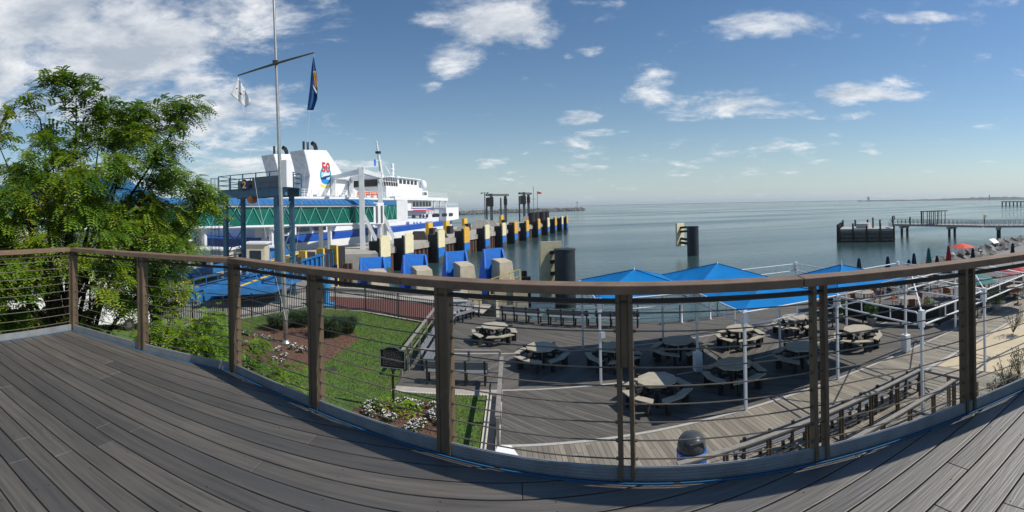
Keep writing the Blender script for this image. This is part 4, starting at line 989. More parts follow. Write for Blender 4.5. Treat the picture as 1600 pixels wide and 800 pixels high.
for k in range(5):
    q = f1.lerp(f2, k / 4) - nn * .25; MB(off).lathe((q.x, q.y, WZ - 2), [(.22, 0), (.2, 2 + zt + (1.1 if k in (1, 3) else .6)), (.1, 2.1 + zt + (1.1 if k in (1, 3) else .6))], 10).build('pile', m_steelblk, t)
    q = f1.lerp(f2, k / 4) + nn * (dep + .2); MB(off).lathe((q.x, q.y, WZ - 2), [(.22, 0), (.2, 2 + zt + 1.4), (.1, 2.1 + zt + 1.4)], 10).build('pile', m_steelblk, t)
    q = f1 - dx.normalized() * .4 + nn * (k * dep / 4); MB(off).lathe((q.x, q.y, WZ - 2), [(.22, 0), (.2, 2 + zt + .9), (.1, 2.1 + zt + .9)], 10).build('pile', m_steelblk, t)
c = (f1 + f2) / 2 + nn * 4.5
m_pale = mat('pale_tank', (.45, .42, .38), .7)
MB(off).cbox((c.x - 1, c.y, WZ + zt), 4.5, 2.4, 1.0, .6).build('low_shelter', m_pale, t); MB(off).bar(f2 + nn * 1.2 + Vector((-.5, 0, zt + .7)), f2 + nn * 6 + Vector((-1.5, 0, zt + .7)), .15, 1.0).build('screen', m_white, t)
# pier deck
q0 = G(1397, 365, WZ); q1 = G(1470, 367, WZ); q2 = G(1540, 369, WZ); q3 = AT(1640, 365, 99); q3.z = WZ
t = thing('fishing_pier', 'long grey fishing pier on paired piles running out from the right', 'pier', q1); off = q1
cl = [q0, q1, q2, Vector((q3.x, q3.y, WZ))]
for a, b in zip(cl, cl[1:]):
    a = a + Vector((0, 0, 2.3)); b = b + Vector((0, 0, 2.3)); MB(off).bar(a, b, 4.0, .5).build('deck', m_pierw, t)
    d = (b - a).normalized(); s = Vector((-d.y, d.x, 0)); L_ = (b - a).length
    for sg in (-1.9, 1.9):
        mb = MB(off)
        for z in (.5, .85, 1.3): mb.bar(a + s * sg + Vector((0, 0, z)), b + s * sg + Vector((0, 0, z)), .06, .06)
        for k in range(int(L_ / 1.1)): q = a + d * k * 1.1 + s * sg; mb.cbox((q.x, q.y, q.z), .08, .08, 1.3)
        mb.build('railing', m_steel, t)
    for k in range(max(1, int(L_ / 7.5))):
        q = a + d * (3 + k * 7.5)
        MB(off).bar(q - s * 2 + Vector((0, 0, -.5)), q + s * 2 + Vector((0, 0, -.5)), .8, .5).build('pile_cap', m_pierw, t)
        for sg in (-1.4, 1.4): r = q + s * sg; MB(off).cbox((r.x, r.y, WZ - 2), .45, .45, 3.9).build('pile', m_steelblk, t)
c = AT(1460, 345, 106); c.z = WZ + 2.55
t = thing('pier_shelter', 'open framed shelter standing on the fishing pier', 'shelter', c)
for k in range(10): MB().cbox((-3.6 + k * .8, -1.2 + (k % 2) * 2.4, 0), .14, .14, 3.2).build('post', m_steelblk, t)
MB().box(-3.8, 3.8, -1.4, 1.4, 3.0, 3.15).build('roof_beams', m_steelblk, t)
for k, (px, h) in enumerate([(1440, 3.0), (1422, 1.8), (1395, 2.0), (1364, 2.2), (1538, 2.1)]):
    c = AT(px, 350, 104 if k != 3 else 93); c.z = WZ + 2.6; t = thing('pier_post', ['slim tall post on the pier left of the shelter', 'short dark post on the pier between platform and shelter', 'dark post with round head where platform and pier meet', 'dark post on the middle of the pier platform', 'post with a pale round life ring on the pier right of the shelter'][k], 'post', c)
    MB().cbox((0, 0, 0), .25, .25, h).build('shaft', m_steelblk, t)
    if k in (2, 4): MB().tube([(.45 * math.cos(R(30 * j)), -.2, h * .8 + .45 * math.sin(R(30 * j))) for j in range(13)], .12, 8, cap=False).build('ring', m_cream if k == 4 else m_steelblk, t)
# distant concrete pier
a = G(1566, 322.5, WZ); b = G(1640, 321.5, WZ); t = thing('distant_pier', 'distant low concrete pier at the right edge', 'pier', a)
MB(a).bar(a + Vector((0, 0, 5.2)), b + Vector((0, 0, 5.2)), 8, 1.0).build('deck', m_pierw, t)
for k in range(14): q = a.lerp(b, k / 13); MB(a).cbox((q.x, q.y, WZ - 1), 1.1, 1.1, 6).build('pile', m_steelblk, t)

# far shore and breakwater
m_far = mat('far_shore_trees', (.05, .065, .045), .95, var=.3, scale=.01)
def farstrip(name, pts, dist, dep, m, seed, jag):
    mb = MB(); rr = random.Random(seed); P = []
    for (x0, h0), (x1, h1) in zip(pts, pts[1:]):
        n = max(2, int((x1 - x0) / 4))
        for k in range(n): x = x0 + (x1 - x0) * k / n; P.append((x, (h0 + (h1 - h0) * k / n) * (1 + rr.uniform(-jag, jag))))
    P.append(pts[-1]); A = []; B = []; Cc = []
    for x, h in P:
        th = (x - 800) / FPX; A.append((math.sin(th) * dist, math.cos(th) * dist, WZ - .5)); B.append((math.sin(th) * (dist + dep * .3), math.cos(th) * (dist + dep * .3), WZ + h)); Cc.append((math.sin(th) * (dist + dep), math.cos(th) * (dist + dep), WZ + h * .9))
    a = mb.pts(A); b = mb.pts(B); c = mb.pts(Cc)
    for k in range(len(P) - 1): mb.f += [(a + k, a + k + 1, b + k + 1, b + k), (b + k, b + k + 1, c + k + 1, c + k)]
    return struct(mb, name, m)
farstrip('far_shore_land', [(905, 5), (1000, 7), (1100, 8), (1200, 9), (1345, 10)], 6500, 400, m_far, 1, .25)
farstrip('far_shore_hills', [(1340, 9), (1400, 9), (1450, 11), (1500, 15), (1530, 20), (1560, 22), (1600, 20), (1700, 22)], 3400, 300, m_far, 2, .2)
for px, dd, w, h, lab in ((1357, 6400, 40, 62, 'tiny distant lighthouse tower on the far spit'), (1546, 3350, 9, 38, 'tiny distant water tower on the far shore')):
    c = AT(px, 320, dd); c.z = WZ; t = thing('distant_tower', lab, 'tower', c); MB().lathe((0, 0, 0), [(w * .5, 0), (w * .38, h * .7), (w * .5, h * .75), (w * .5, h * .9), (w * .1, h)], 10).build('tower_shaft', m_far, t)
bwp = [G(600, 336, WZ), G(717, 335.3, WZ), G(800, 332, WZ), G(912, 328.6, WZ)]
rr = random.Random(3); mb = MB()
for a, b in zip(bwp, bwp[1:]):
    n = int((b - a).length / 3.0); d = (b - a).normalized(); s = Vector((-d.y, d.x, 0))
    for k in range(n):
        for w_, zz in ((-6, .6), (-3.5, 2.2), (0, 3.6), (3.5, 2.2)):
            c = a + d * (k * 3 + rr.uniform(-1, 1)) + s * w_ + Vector((0, 0, zz + rr.uniform(-.5, .5))); r = rr.uniform(1.6, 2.6)
            base = [(0, 0, .8), (0, 0, -1)] + [(math.cos(j * 1.047), math.sin(j * 1.047), .3 if j % 2 else -.4) for j in range(6)]; k0 = mb.pts([c + Vector((x * r * rr.uniform(.8, 1.2), y * r, z * r)) for x, y, z in base])
            for j in range(6): mb.f += [(k0, k0 + 2 + j, k0 + 2 + (j + 1) % 6), (k0 + 1, k0 + 2 + (j + 1) % 6, k0 + 2 + j)]
    mb.bar(a + Vector((0, 0, .5)), b + Vector((0, 0, .5)), 8, 3)
o = mb.build('breakwater', m_rock); o['label'] = 'long low rock breakwater on the horizon behind the dock'; o['category'] = 'breakwater'; o['kind'] = 'stuff'
c = AT(902, 325, 745); c.z = WZ + 4; t = thing('breakwater_light', 'small light beacon at the right tip of the breakwater', 'beacon', c)
MB().lathe((0, 0, 0), [(1.6, 0), (1.6, 1), (.5, 1.2), (.5, 8), (1.3, 8.3), (1.3, 10), (.2, 11)], 10).build('tower', m_pierw, t)

# ------------------------------------------------------------------ ferry dock
PD = Vector((-16.1, 59.8, 0)); DD = Vector((.335, .942, 0)).normalized(); ND = Vector((DD.y, -DD.x, 0))      # ND faces the basin
def D(t, out=0.0, z=0.0): return PD + DD * t + ND * out + Vector((0, 0, z))
def wall_t(px):                                     # where the sight line through a pixel column meets the dock wall
    th = (px - 800) / FPX; k = math.tan(th); return (k * PD.y - PD.x) / (DD.x - k * DD.y)
T0, T1 = -13.0, 101.0
mb = MB(); mb.prism([xy(D(T0, -.3)), xy(D(T1, -.3)), xy(D(T1, -22)), xy(D(55, -22)), xy(D(40, -9)), xy(D(T0, -9))], WZ - 3, 1.3); dk = mb.build('ferry_dock', m_conc); dk['kind'] = 'structure'
t = thing('sheet_pile_wall', 'rusty brown corrugated sheet pile wall along the ferry dock', 'quay wall', D(0)); off = D(0)
mb = MB(off); n = int((T1 - T0) / 1.2)
for k in range(n):
    a = T0 + k * 1.2
    for u0, o0, u1, o1 in ((0, 0, .35, 0), (.35, 0, .5, .35), (.5, .35, 1.05, .35), (1.05, .35, 1.2, 0)):
        p, q = D(a + u0, o0), D(a + u1, o1); i0 = mb.pts([p + Vector((0, 0, WZ - 2)), q + Vector((0, 0, WZ - 2)), q + Vector((0, 0, .62)), p + Vector((0, 0, .62))]); mb.f.append((i0, i0 + 1, i0 + 2, i0 + 3))
mb.build('sheet_piles', m_rust, t)
MB(off).bar(D(T0, .1, 1.05), D(T1, .1, 1.05), .9, .85).build('cap_beam', m_conc, t)
m_fblue = mat('fender_blue_panel', (.02, .17, .55), .5, var=.2, scale=2, dirt=((.10, .14, .16), .6, .8, 1.5))
fpx = [(581, 'pale'), (619, 'pale'), (671, 'pale'), (712, 'orange'), (745.5, 'pale'), (773, 'pale'), (792.5, 'orange'), (811.5, 'orange'), (830.5, 'orange'), (846, 'pale'), (858, 'orange'), (869, 'pale'), (877, 'orange')]
m_weed = mat('tide_weed', (.05, .07, .045), .9, var=.5, scale=5)
m_or = mat('ochre_paint', (.72, .40, .06), .5, var=.15, scale=2)
ordn = ['first', 'second', 'third', 'fourth', 'fifth', 'sixth', 'seventh', 'eighth', 'ninth', 'tenth', 'eleventh', 'twelfth', 'thirteenth']
for k, (px, c) in enumerate(fpx):
    T = wall_t(px); o = D(T); t = thing('dock_fender', '%s fender from the left along the dock wall, %s above blue' % (ordn[k], 'cream' if c == 'pale' else 'ochre yellow'), 'fender', o, math.atan2(DD.y, DD.x), 'two coloured fenders along the dock wall')
    # local x along the wall, local y = away from the basin -> the basin is at -y
    w = 1.05
    top = m_cream if c == 'pale' else m_or
    def arch(x, z0, z1, ch): return [(-x, 0, z0), (x, 0, z0), (x, 0, z1 - ch), (x - ch, 0, z1), (-x + ch, 0, z1), (-x, 0, z1 - ch)]
    MB().slab([(x, -2.1, z) for x, _, z in arch(w, .55, 3.25, .35)], (0, .22, 0)).build('upper_panel', top, t)
    MB().slab([(-w, -2.1, -2.6), (w, -2.1, -2.6), (w, -2.1, .55), (-w, -2.1, .55)], (0, .22, 0)).build('lower_panel', m_fblue, t)
    MB().slab([(-w - .004, -2.125, -2.6), (w + .004, -2.125, -2.6), (w + .004, -2.125, -.95), (w * .3, -2.125, -.75), (-w - .004, -2.125, -1.0)], (0, .02, 0)).build('weed_band', m_weed, t)
    MB().box(-w - .05, w + .05, -1.87, -1.55, -2.6, 3.0).build('frame', m_steelblk, t)
    MB().box(-.95, .95, -1.54, -.15, -2.6, 2.55).build('rubber_block', m_rubber, t)
# yellow headed fenders on the far (ferry) side of the dock
for k, (px, py) in enumerate([(673, 356), (700, 355), (728, 352), (785, 344)]):
    c = AT(px, py, [84, 92, 103, 128][k]); c.z = 1.3; t = thing('ferry_side_fender', '%s yellow headed black fender on the ferry side of the dock' % ordn[k], 'fender', c, math.atan2(DD.y, DD.x), 'yellow headed fenders on the ferry side')
    MB().box(-.8, .8, 0, .7, 0, 2.6 + k * .1).build('yellow_head', m_yellow, t); MB().box(-.7, .7, -.9, -.02, .0, 1.6).build('rubber_block', m_rubber, t)
# mooring blocks and bollards on the dock
for k, (px, dist, s) in enumerate([(655, 76, 1.6), (686, 84, 1.5), (722, 97, 1.5), (690, 80, 1.1), (752, 108, 2.6), (768, 122, 1.8), (800, 118, 1.3), (835, 135, 1.5), (825, 150, 2.2)]):
    c = AT(px, 350, dist); c.z = 1.3; o = MB(c).hexa([(c.x - s, c.y - s * .6, 1.3), (c.x + s, c.y - s * .6, 1.3), (c.x + s, c.y + s * .6, 1.3), (c.x - s, c.y + s * .6, 1.3)], [(c.x - s * .6, c.y - s * .3, 1.3 + s * .9), (c.x + s * .5, c.y - s * .3, 1.3 + s * .9), (c.x + s * .5, c.y + s * .3, 1.3 + s * .9), (c.x - s * .6, c.y + s * .3, 1.3 + s * .9)]).build('mooring_block', m_conc if k % 3 else m_steelblk)
    o.location = c; o['label'] = 'blocky mooring mount on the ferry dock deck'; o['category'] = 'mooring block'; o['group'] = 'mooring blocks on the dock'
# lamp standard and far lifting gantries
m_dkg = mat('dark_grey_steel', (.10, .115, .13), .6, var=.1)
c = AT(758, 340, 150); c.z = 1.2; t = thing('dock_lamp', 'tall twin headed lamp post beside the far lifting frames', 'lamp post', c)
MB().tube([(0, 0, 0), (0, 0, 10.4)], .16, 8).build('pole', m_dkg, t); MB().bar((-1, 0, 10.3), (1, 0, 10.3), .12, .12).build('arm', m_dkg, t)
for s in (-1, 1): MB().cbox((s, 0, 10.0), .7, .5, .35).build('lamp_head', m_black, t)
def portal(px0, px1, dist, ztop, label):
    a = AT(px0, 330, dist); b = AT(px1, 330, dist + 6); a.z = b.z = 1.2; t = thing('lifting_frame', label, 'lifting frame', a, 0, 'far lifting frames')
    for p in (a, b): MB(a).bar(p, p + Vector((0, 0, ztop - 1.2)), .9, .9).build('leg', m_dkg, t); MB(a).bar(p + Vector((-1.6, 1, 0)), p + Vector((-1.6, 1, ztop - 2.5)), .5, .5).build('brace_leg', m_dkg, t)
    MB(a).bar(a + Vector((-1.6, 0, ztop - 1.6)), b + Vector((1, 0, ztop - 1.6)), .8, .7).build('cross_beam', m_dkg, t)
    MB(a).cbox((a.x - .3, a.y, ztop - 4.2), 2.0, 1.8, 3.0).build('winch', m_steelblk, t)
    MB(a).cbox((b.x, b.y, ztop - 3.8), 1.2, 1.2, 2.2).build('winch', m_steelblk, t)
portal(768, 790, 145, 11.0, 'dark lifting frame with a wide portal at the far end of the dock')
portal(819, 826, 155, 11.6, 'dark narrow lifting frame right of the wide one at the dock end')
c = AT(840, 330, 165); c.z = 1.2; t = thing('dock_flagpole', 'thin pole with a small pink flag at the dock end', 'flagpole', c); MB().tube([(0, 0, 0), (0, 0, 11)], .09, 6).build('pole', m_dkg, t); MB().slab([(0, 0, 10.9), (1.6, .2, 10.5), (1.5, .2, 9.9), (0, 0, 10)], (0, .03, 0)).build('flag', m_coral, t)
c = AT(834, 330, 160); c.z = 1.2; t = thing('dock_mast', 'thin mast beside the small pink flag at the dock end', 'mast', c); MB().tube([(0, 0, 0), (0, 0, 12.5)], .08, 6).build('pole', m_dkg, t); MB().bar((-1, 0, 8), (1, 0, 8), .1, .1).build('crossarm', m_dkg, t)
for k, px in enumerate((846, 852, 861, 867)):
    c = D(wall_t(px) , -3, 1.3); o = MB(c).lathe(c, [(1.0, 0), (1.0, 3.4), (.8, 3.5)], 14).build('dock_pile_cluster', m_rubber); o.location = c; o['label'] = 'fat black pile standing at the far end of the dock'; o['category'] = 'pile'; o['group'] = 'fat black piles at the dock end'

# four blue breasting dolphins with concrete blocks
m_blockc = mat('warm_concrete', (.44, .385, .29), .85, var=.18, scale=1.4, bump=.2, bscale=25, dirt=((.22, .18, .13), .58, .8, .9))
for k, (px, pyt, dd) in enumerate([(581, 402, 37.2), (648, 398, 38.6), (713, 393, 40.9), (772, 389, 42.8)]):
    c = AT(px, pyt, dd); c.z = WZ; zt = 4.35
    view = Vector((c.x, c.y, 0)).normalized(); rz = math.atan2(DD.y, DD.x) - R(42)
    t = thing('blue_dolphin', ['leftmost blue steel fender frame on a concrete block, mostly behind the railing', 'second blue steel fender frame on a concrete block from the left', 'third blue steel fender frame on a concrete block from the left', 'rightmost blue steel fender frame on a concrete block, beside the yellow handrail'][k], 'fender frame', c, rz, 'blue fender frames on concrete blocks')
    # local x to the right of the picture, +y away
    MB().hexa([(-1.35, -.1, 0), (1.45, -.1, 0), (1.45, 1.2, 0), (-1.35, 1.2, 0)], [(-.9, .45, zt), (1.15, .45, zt), (1.15, .75, zt), (-.9, .75, zt)]).build('fender_plate', m_pblue, t)
    mb = MB()
    for x0, x1 in ((-1.27, -.84), (1.37, 1.09)): mb.hexa([(x0 - .08, -1.0, 0), (x0 + .08, -1.0, 0), (x0 + .08, -.12, 0), (x0 - .08, -.12, 0)], [(x1 - .08, .36, zt - .05), (x1 + .08, .36, zt - .05), (x1 + .08, .44, zt - .05), (x1 - .08, .44, zt - .05)])
    mb.build('side_cheeks', m_pblue, t)
    MB().hexa([(-.75, -2.6, -2), (1.25, -2.6, -2), (1.25, -.3, -2), (-.75, -.3, -2)], [(-.42, -1.9, zt - 1.05), (.95, -1.9, zt - 1.05), (.95, -.35, zt - .85), (-.42, -.35, zt - .85)]).build('concrete_block', m_blockc, t, bevel=.05)
    MB().cbox((.6, -.2, 2.2), .9, .5, 1.2).build('rubber_unit', m_rubber, t)
    mb = MB(); rr = random.Random(k + 4)
    for j in range(3): mb.tube([(.45 + .3 * j + .14 * math.cos(a), -2.03 + .0 * a + .12, 2.6 + .14 * math.sin(a)) for a in [x * .7 for x in range(7)]], .02, 5)
    mb.build('mooring_rings', m_steelblk, t)
    MB().tube([(-.7, .3, zt - .4), (-.3, -1.0, zt - 1.7), (.15, -1.8, zt - 1.2)], .03, 6).build('chain', m_steel, t)
# yellow handrail on its landing
a = AT(765, 437, 33); b = AT(812, 421, 33); t = thing('yellow_handrail', 'bright yellow steel handrail beside the rightmost blue fender frame', 'handrail', b); 
m_yr = mat('bright_yellow_rail', (.80, .60, .10), .45)
for dz in (0, -.5): MB(b).tube([a + Vector((0, 0, dz)), b + Vector((0, 0, dz))], .035, 6).build('rail', m_yr, t)
for f in (0, .33, .66, 1.0): q = a.lerp(b, f); MB(b).tube([q, Vector((q.x, q.y, -.5))], .035, 6).build('post', m_yr, t)
mb = MB(); p0 = a.copy(); mb.cbox((*xy(a.lerp(b, .5)), -1.8), 3.0, 2.2, 1.75, .2); o = mb.build('landing', m_conc); o['kind'] = 'structure'
for k, (px, py, w) in enumerate([(790, 470, 1.5), (812, 471, 1.0), (742, 466, .9)]):
    c = AT(px, py, 30.5); c.z = -.05; o = MB(c).cbox(c, w, .8, 1.35, .15).build('beige_block', mat('beige_masonry', (.50, .42, .26), .8, var=.2, scale=4)); o.location = c; o['label'] = ['wide beige masonry block seen under the railing cap behind the benches', 'narrow beige masonry block right of the wide one, by the dark piles', 'small pale block left of the yellow posts behind the benches'][k]; o['category'] = 'masonry block'

# ------------------------------------------------------------------ linkspan ramp with ribbed blue girders
A1 = AT(296, 457, 32); B1 = AT(531, 390, 48.5)
m_lblue = mat('linkspan_blue', (.018, .14, .36), .5, var=.2, scale=1.5)
t = thing('linkspan_ramp', 'long blue ribbed steel loading ramp sloping up to the ferry slip', 'loading ramp', A1); off = A1
d = (B1 - A1).normalized(); s = Vector((-d.y, d.x, 0)).normalized()
MB(off).bar(A1 - Vector((0, 0, .7)), B1 - Vector((0, 0, .7)), .25, 1.5).build('near_girder', m_lblue, t)
MB(off).bar(A1 + Vector((0, 0, .08)), B1 + Vector((0, 0, .08)), .55, .12).build('girder_flange', m_lblue, t)
mb = MB(off)
for k in range(26): q = A1.lerp(B1, (k + .5) / 26); mb.cbox((q.x - s.x * .22, q.y - s.y * .22, q.z - 1.4), .12, .28, 1.42, math.atan2(d.y, d.x))
mb.build('ribs', m_lblue, t)
A2 = A1 + s * 6.5; B2 = B1 + s * 6.5
MB(off).bar(A2 - Vector((0, 0, .5)), B2 - Vector((0, 0, .5)), .3, 1.2).build('far_girder', m_lblue, t)
MB(off).slab([A1 + s * .3 - Vector((0, 0, .9)), B1 + s * .3 - Vector((0, 0, .9)), B2 - s * .3 - Vector((0, 0, .9)), A2 - s * .3 - Vector((0, 0, .9))], (0, 0, -.3)).build('roadway', m_asphalt, t)
MB(off).slab([A1 + s * .4 - Vector((0, 0, .86)), B1 + s * .4 - Vector((0, 0, .86)), B1 + s * 1.9 - Vector((0, 0, .86)), A1 + s * 1.9 - Vector((0, 0, .86))], (0, 0, .05)).build('yellow_walkway', m_yellow, t)
MB(off).slab([A2 - s * .6 - Vector((0, 0, .6)), B2 - s * .6 - Vector((0, 0, .6)), B2 - s * 1.4 - Vector((0, 0, .6)), A2 - s * 1.4 - Vector((0, 0, .6))], (0, 0, .05)).build('yellow_kerb', m_yellow, t)
mb = MB(off)
for z in (.5, 1.0): mb.bar(A1 - s * .5 + Vector((0, 0, z)), A1.lerp(B1, .45) - s * .5 + Vector((0, 0, z)), .05, .05)
for k in range(9): q = A1.lerp(B1, .45 * k / 8) - s * .5; mb.cbox((q.x, q.y, q.z - .2), .05, .05, 1.2)
mb.build('handrail', m_lblue, t)
# blue apron plates in front of the ramp
a = AT(350, 452, 29.0); t = thing('blue_apron', 'wide sloping blue steel apron in front of the loading ramp, seen between railing posts', 'ramp apron', a)
pts = [AT(318, 457, 30), AT(428, 452, 30.5), AT(474, 432, 37), AT(395, 430, 38)]
MB(a).slab([p for p in pts], (0, 0, -.25)).build('plate', m_lblue, t); MB(a).slab([pts[0].lerp(pts[1], .30) + Vector((0, 0, .01)), pts[0].lerp(pts[1], .42) + Vector((0, 0, .01)), pts[3].lerp(pts[2], .42) + Vector((0, 0, .01)), pts[3].lerp(pts[2], .30) + Vector((0, 0, .01))], (0, 0, .05)).build('yellow_stripe', m_yellow, t); MB(a).bar(pts[0].lerp(pts[1], .55) + Vector((0, 0, .15)), pts[3].lerp(pts[2], .55) + Vector((0, 0, .15)), .2, .3).build('deck_rib', m_lblue, t); MB(a).bar(pts[0], pts[1], .2, .5).build('edge_beam', m_lblue, t); MB(a).bar(pts[0] + Vector((.1, .2, .1)), pts[3] + Vector((.1, .2, .1)), .2, .35).build('side_beam', m_lblue, t)
c = AT(510, 470, 31); c.z = 0; t = thing('blue_pedestal', 'light blue steel pedestal on the brick strip behind the black fence', 'pedestal', c)
m_lb = mat('light_blue_paint', (.05, .22, .42), .5); MB().lathe((0, 0, 0), [(.7, 0), (.7, .1), (.28, .15), (.24, 1.2), (.36, 1.25), (.36, 1.5)], 16).build('column', m_lb, t); MB().cbox((0, 0, 1.5), .5, .4, .5).build('head', m_lb, t)
for k, (px, py0, py1, dd, m) in enumerate([(447, 400, 425, 41, m_yellow), (471, 392, 417, 43.5, m_yellow), (499, 388, 420, 45.5, m_yellow), (520, 383, 418, 47, m_yellow)]):
    c0 = AT(px, py1, dd); c1 = AT(px, py0, dd); h = c1.z - c0.z; t = thing('slip_fender', '%s yellow and dark fender head from the left behind the blue ribbed ramp' % ordn[k], 'fender', c0, -.3, 'yellow fender heads by the loading ramp')
    MB().hexa([(-.62, 0, -3), (.62, 0, -3), (.62, .25, -3), (-.62, .25, -3)], [(-.35, 0, h), (.55, 0, h), (.55, .25, h), (-.35, .25, h)]).build('panel', m, t); MB().box(-.6, .5, .27, 1.5, -3, h - .2).build('rubber_block', m_rubber, t)
    if k == 3: MB().box(-.66, .66, -.05, -.005, -3, .35).build('blue_band', m_pblue, t)
for k, px in enumerate((534, 541, 548)):
    c = AT(px, 430, 47.5); c.z = WZ - 1; o = MB(c).cbox(c, .35, .35, 3.7).build('brown_pile', m_rust); o.location = c; o['label'] = 'rusty brown pile right of the yellow fender heads'; o['category'] = 'pile'; o['group'] = 'rusty brown piles by the slip'
c = AT(552, 400, 52); c.z = WZ; mb = MB(); mb.cbox((c.x, c.y, WZ), 5.5, 3.5, 3.4, .4); o = mb.build('slip_abutment', m_conc); o['kind'] = 'structure'

# ------------------------------------------------------------------ slate blue hoist gantry
FR = Vector((-16.3, 27.9, 0)); FL = Vector((-21.7, 28.9, 0)); BV = Vector((-.55, 3.3, 0)); BR = FR + BV; BL = FL + BV
t = thing('hoist_gantry', 'slate blue steel hoist gantry on four legs with a railed top platform, behind the flagpole', 'gantry', FR); off = FR
for p, z0 in ((FR, 0), (FL, 0), (BR, 0), (BL, 0)):
    mb = MB(off); w = .34
    mb.cbox((p.x, p.y, z0), w, .06, 7.75 - z0); mb.cbox((p.x, p.y - .15, z0), w, .03, 7.75 - z0); mb.cbox((p.x, p.y + .15, z0), w, .03, 7.75 - z0); mb.cbox((p.x, p.y, z0), .06, .27, 7.75 - z0)
    mb.cbox((p.x, p.y, 0), .7, .7, .05); mb.build('leg', m_gantry, t)
for a, b in ((FR, BR), (FL, BL)):
    mb = MB(off)
    for k in range(3):
        z0 = .6 + k * 2.4; mb.bar(a + Vector((0, 0, z0)), b + Vector((0, 0, z0 + 2.2)), .07, .07); mb.bar(b + Vector((0, 0, z0)), a + Vector((0, 0, z0 + 2.2)), .07, .07); mb.bar(a + Vector((0, 0, z0)), b + Vector((0, 0, z0)), .08, .08)
    mb.build('cross_braces', m_gantry, t)
ux = (FR - FL).normalized()
for a, b in ((FL - ux * .6, FR + ux * .9), (BL - ux * .6, BR + ux * .9)): MB(off).bar(a + Vector((0, 0, 8.02)), b + Vector((0, 0, 8.02)), .3, .6).build('main_beam', m_gantry, t)
MB(off).slab([FL - ux * .6 + Vector((0, -.2, 8.34)), FR + ux * .9 + Vector((0, -.2, 8.34)), BR + ux * .9 + Vector((0, .2, 8.34)), BL - ux * .6 + Vector((0, .2, 8.34))], (0, 0, .05)).build('platform', m_gantry, t)
rail = [FL - ux * .6 - Vector((0, .2, 0)), FR + ux * .9 - Vector((0, .2, 0)), BR + ux * .9 + Vector((0, .2, 0)), BL - ux * .6 + Vector((0, .2, 0))]
for k in range(4):
    a, b = rail[k], rail[(k + 1) % 4]; mb = MB(off)
    for z in (8.75, 9.15, 9.5): mb.tube([a + Vector((0, 0, z)), b + Vector((0, 0, z))], .035, 6)
    n = max(2, int((b - a).length / 1.3))
    for j in range(n): q = a.lerp(b, j / n); mb.cbox((q.x, q.y, 8.35), .07, .07, 1.17)
    mb.build('platform_railing', m_gantry, t)
m1 = FL.lerp(FR, .25) + Vector((0, 1.4, 8.39)); m2 = FL.lerp(FR, .72) + Vector((0, 1.4, 8.39))
MB(off).cbox(m1, 1.0, 1.2, .7).build('hoist_motor', m_dkg, t, bevel=.04); MB(off).cbox(m2, 2.4, 1.6, .85).build('hoist_housing', m_dkg, t, bevel=.04)
MB(off).tube([m1 + Vector((.7, -.7, .35)), m1 + Vector((.7, .7, .35))], .36, 16).build('cable_drum', m_steelblk, t)
MB(off).tube([FL.lerp(FR, .55) + Vector((0, -.3, 7.5)), FL.lerp(FR, .55) + Vector((0, .3, 7.5))], .28, 16).build('pulley', mat('rust_orange', (.35, .12, .03), .6), t)
MB(off).cbox(FR + ux * 1.0 + Vector((0, 0, 8.3)), .45, .9, 1.9).build('ladder_box', m_white, t)
cage = FL - ux * 1.3; mb = MB(off)
for k in range(8):
    q = cage + Vector((.38 * math.cos(k * .785), .38 * math.sin(k * .785), 0)); mb.tube([q + Vector((0, 0, 2.6)), q + Vector((0, 0, 9.4))], .018, 5)
for k in range(9): mb.tube([cage + Vector((.38 * math.cos(j * .785), .38 * math.sin(j * .785), 2.6 + k * .85)) for j in range(9)], .018, 5, cap=False)
mb.build('ladder_cage', m_gantry, t)
sgn = FL.lerp(FR, .50) + Vector((-.2, -.42, 8.62)); sp_ = MB(off)
ell = [sgn + Vector((.34 * math.cos(k * math.pi / 10), 0, .45 * math.sin(k * math.pi / 10))) for k in range(20)]
sp_.slab(ell, (0, .04, 0)); plate = sp_.build('number_plate', mat('navy_sign', (.01, .02, .12), .5), t)
tx = bpy.data.curves.new('numeral', 'FONT'); tx.body = '2'; tx.size = .72; tx.align_x = 'CENTER'; tx.align_y = 'CENTER'; tx.extrude = .01; tx.offset = .012
to = bpy.data.objects.new('numeral', tx); COL.objects.link(to); to.parent = plate; to.location = sgn - off + Vector((0, -.02, 0)); to.rotation_euler = (R(90), 0, 0); tx.materials.append(m_yellow)

# ------------------------------------------------------------------ white portal gantry
m_wg = mat('white_gantry_paint', (.66, .68, .70), .45, var=.12, scale=1.2, dirt=((.45, .40, .33), .66, .85, 1.5))
f1_, f2_, b1_, b2_ = AT(565, 300, 60), AT(594, 300, 66), AT(521, 300, 76), AT(549, 300, 80)
for p in (f1_, f2_, b1_, b2_): p.z = 0
t = thing('white_gantry', 'big white steel portal gantry straddling the green passenger bridge', 'gantry', f1_); off = f1_
for k, p in enumerate((f1_, f2_, b1_, b2_)):
    zt = (12.2, 11.9, 12.6, 12.7)[k]; wl = .72 if k < 2 else .8; MB(off).cbox((p.x, p.y, 1.0), wl, wl, zt - 1.0, .3).build('leg', m_wg, t, bevel=.04)
    if k < 2:
        e = p + Vector((2.0, .8, 1.8)); MB(off).bar(p + Vector((.3, 0, 5.8)), e, .45, .45).build('raking_strut', m_wg, t); MB(off).cbox(e + Vector((0, 0, -.4)), 1.4, 1.4, .5, .3).build('strut_foot', m_wg, t)
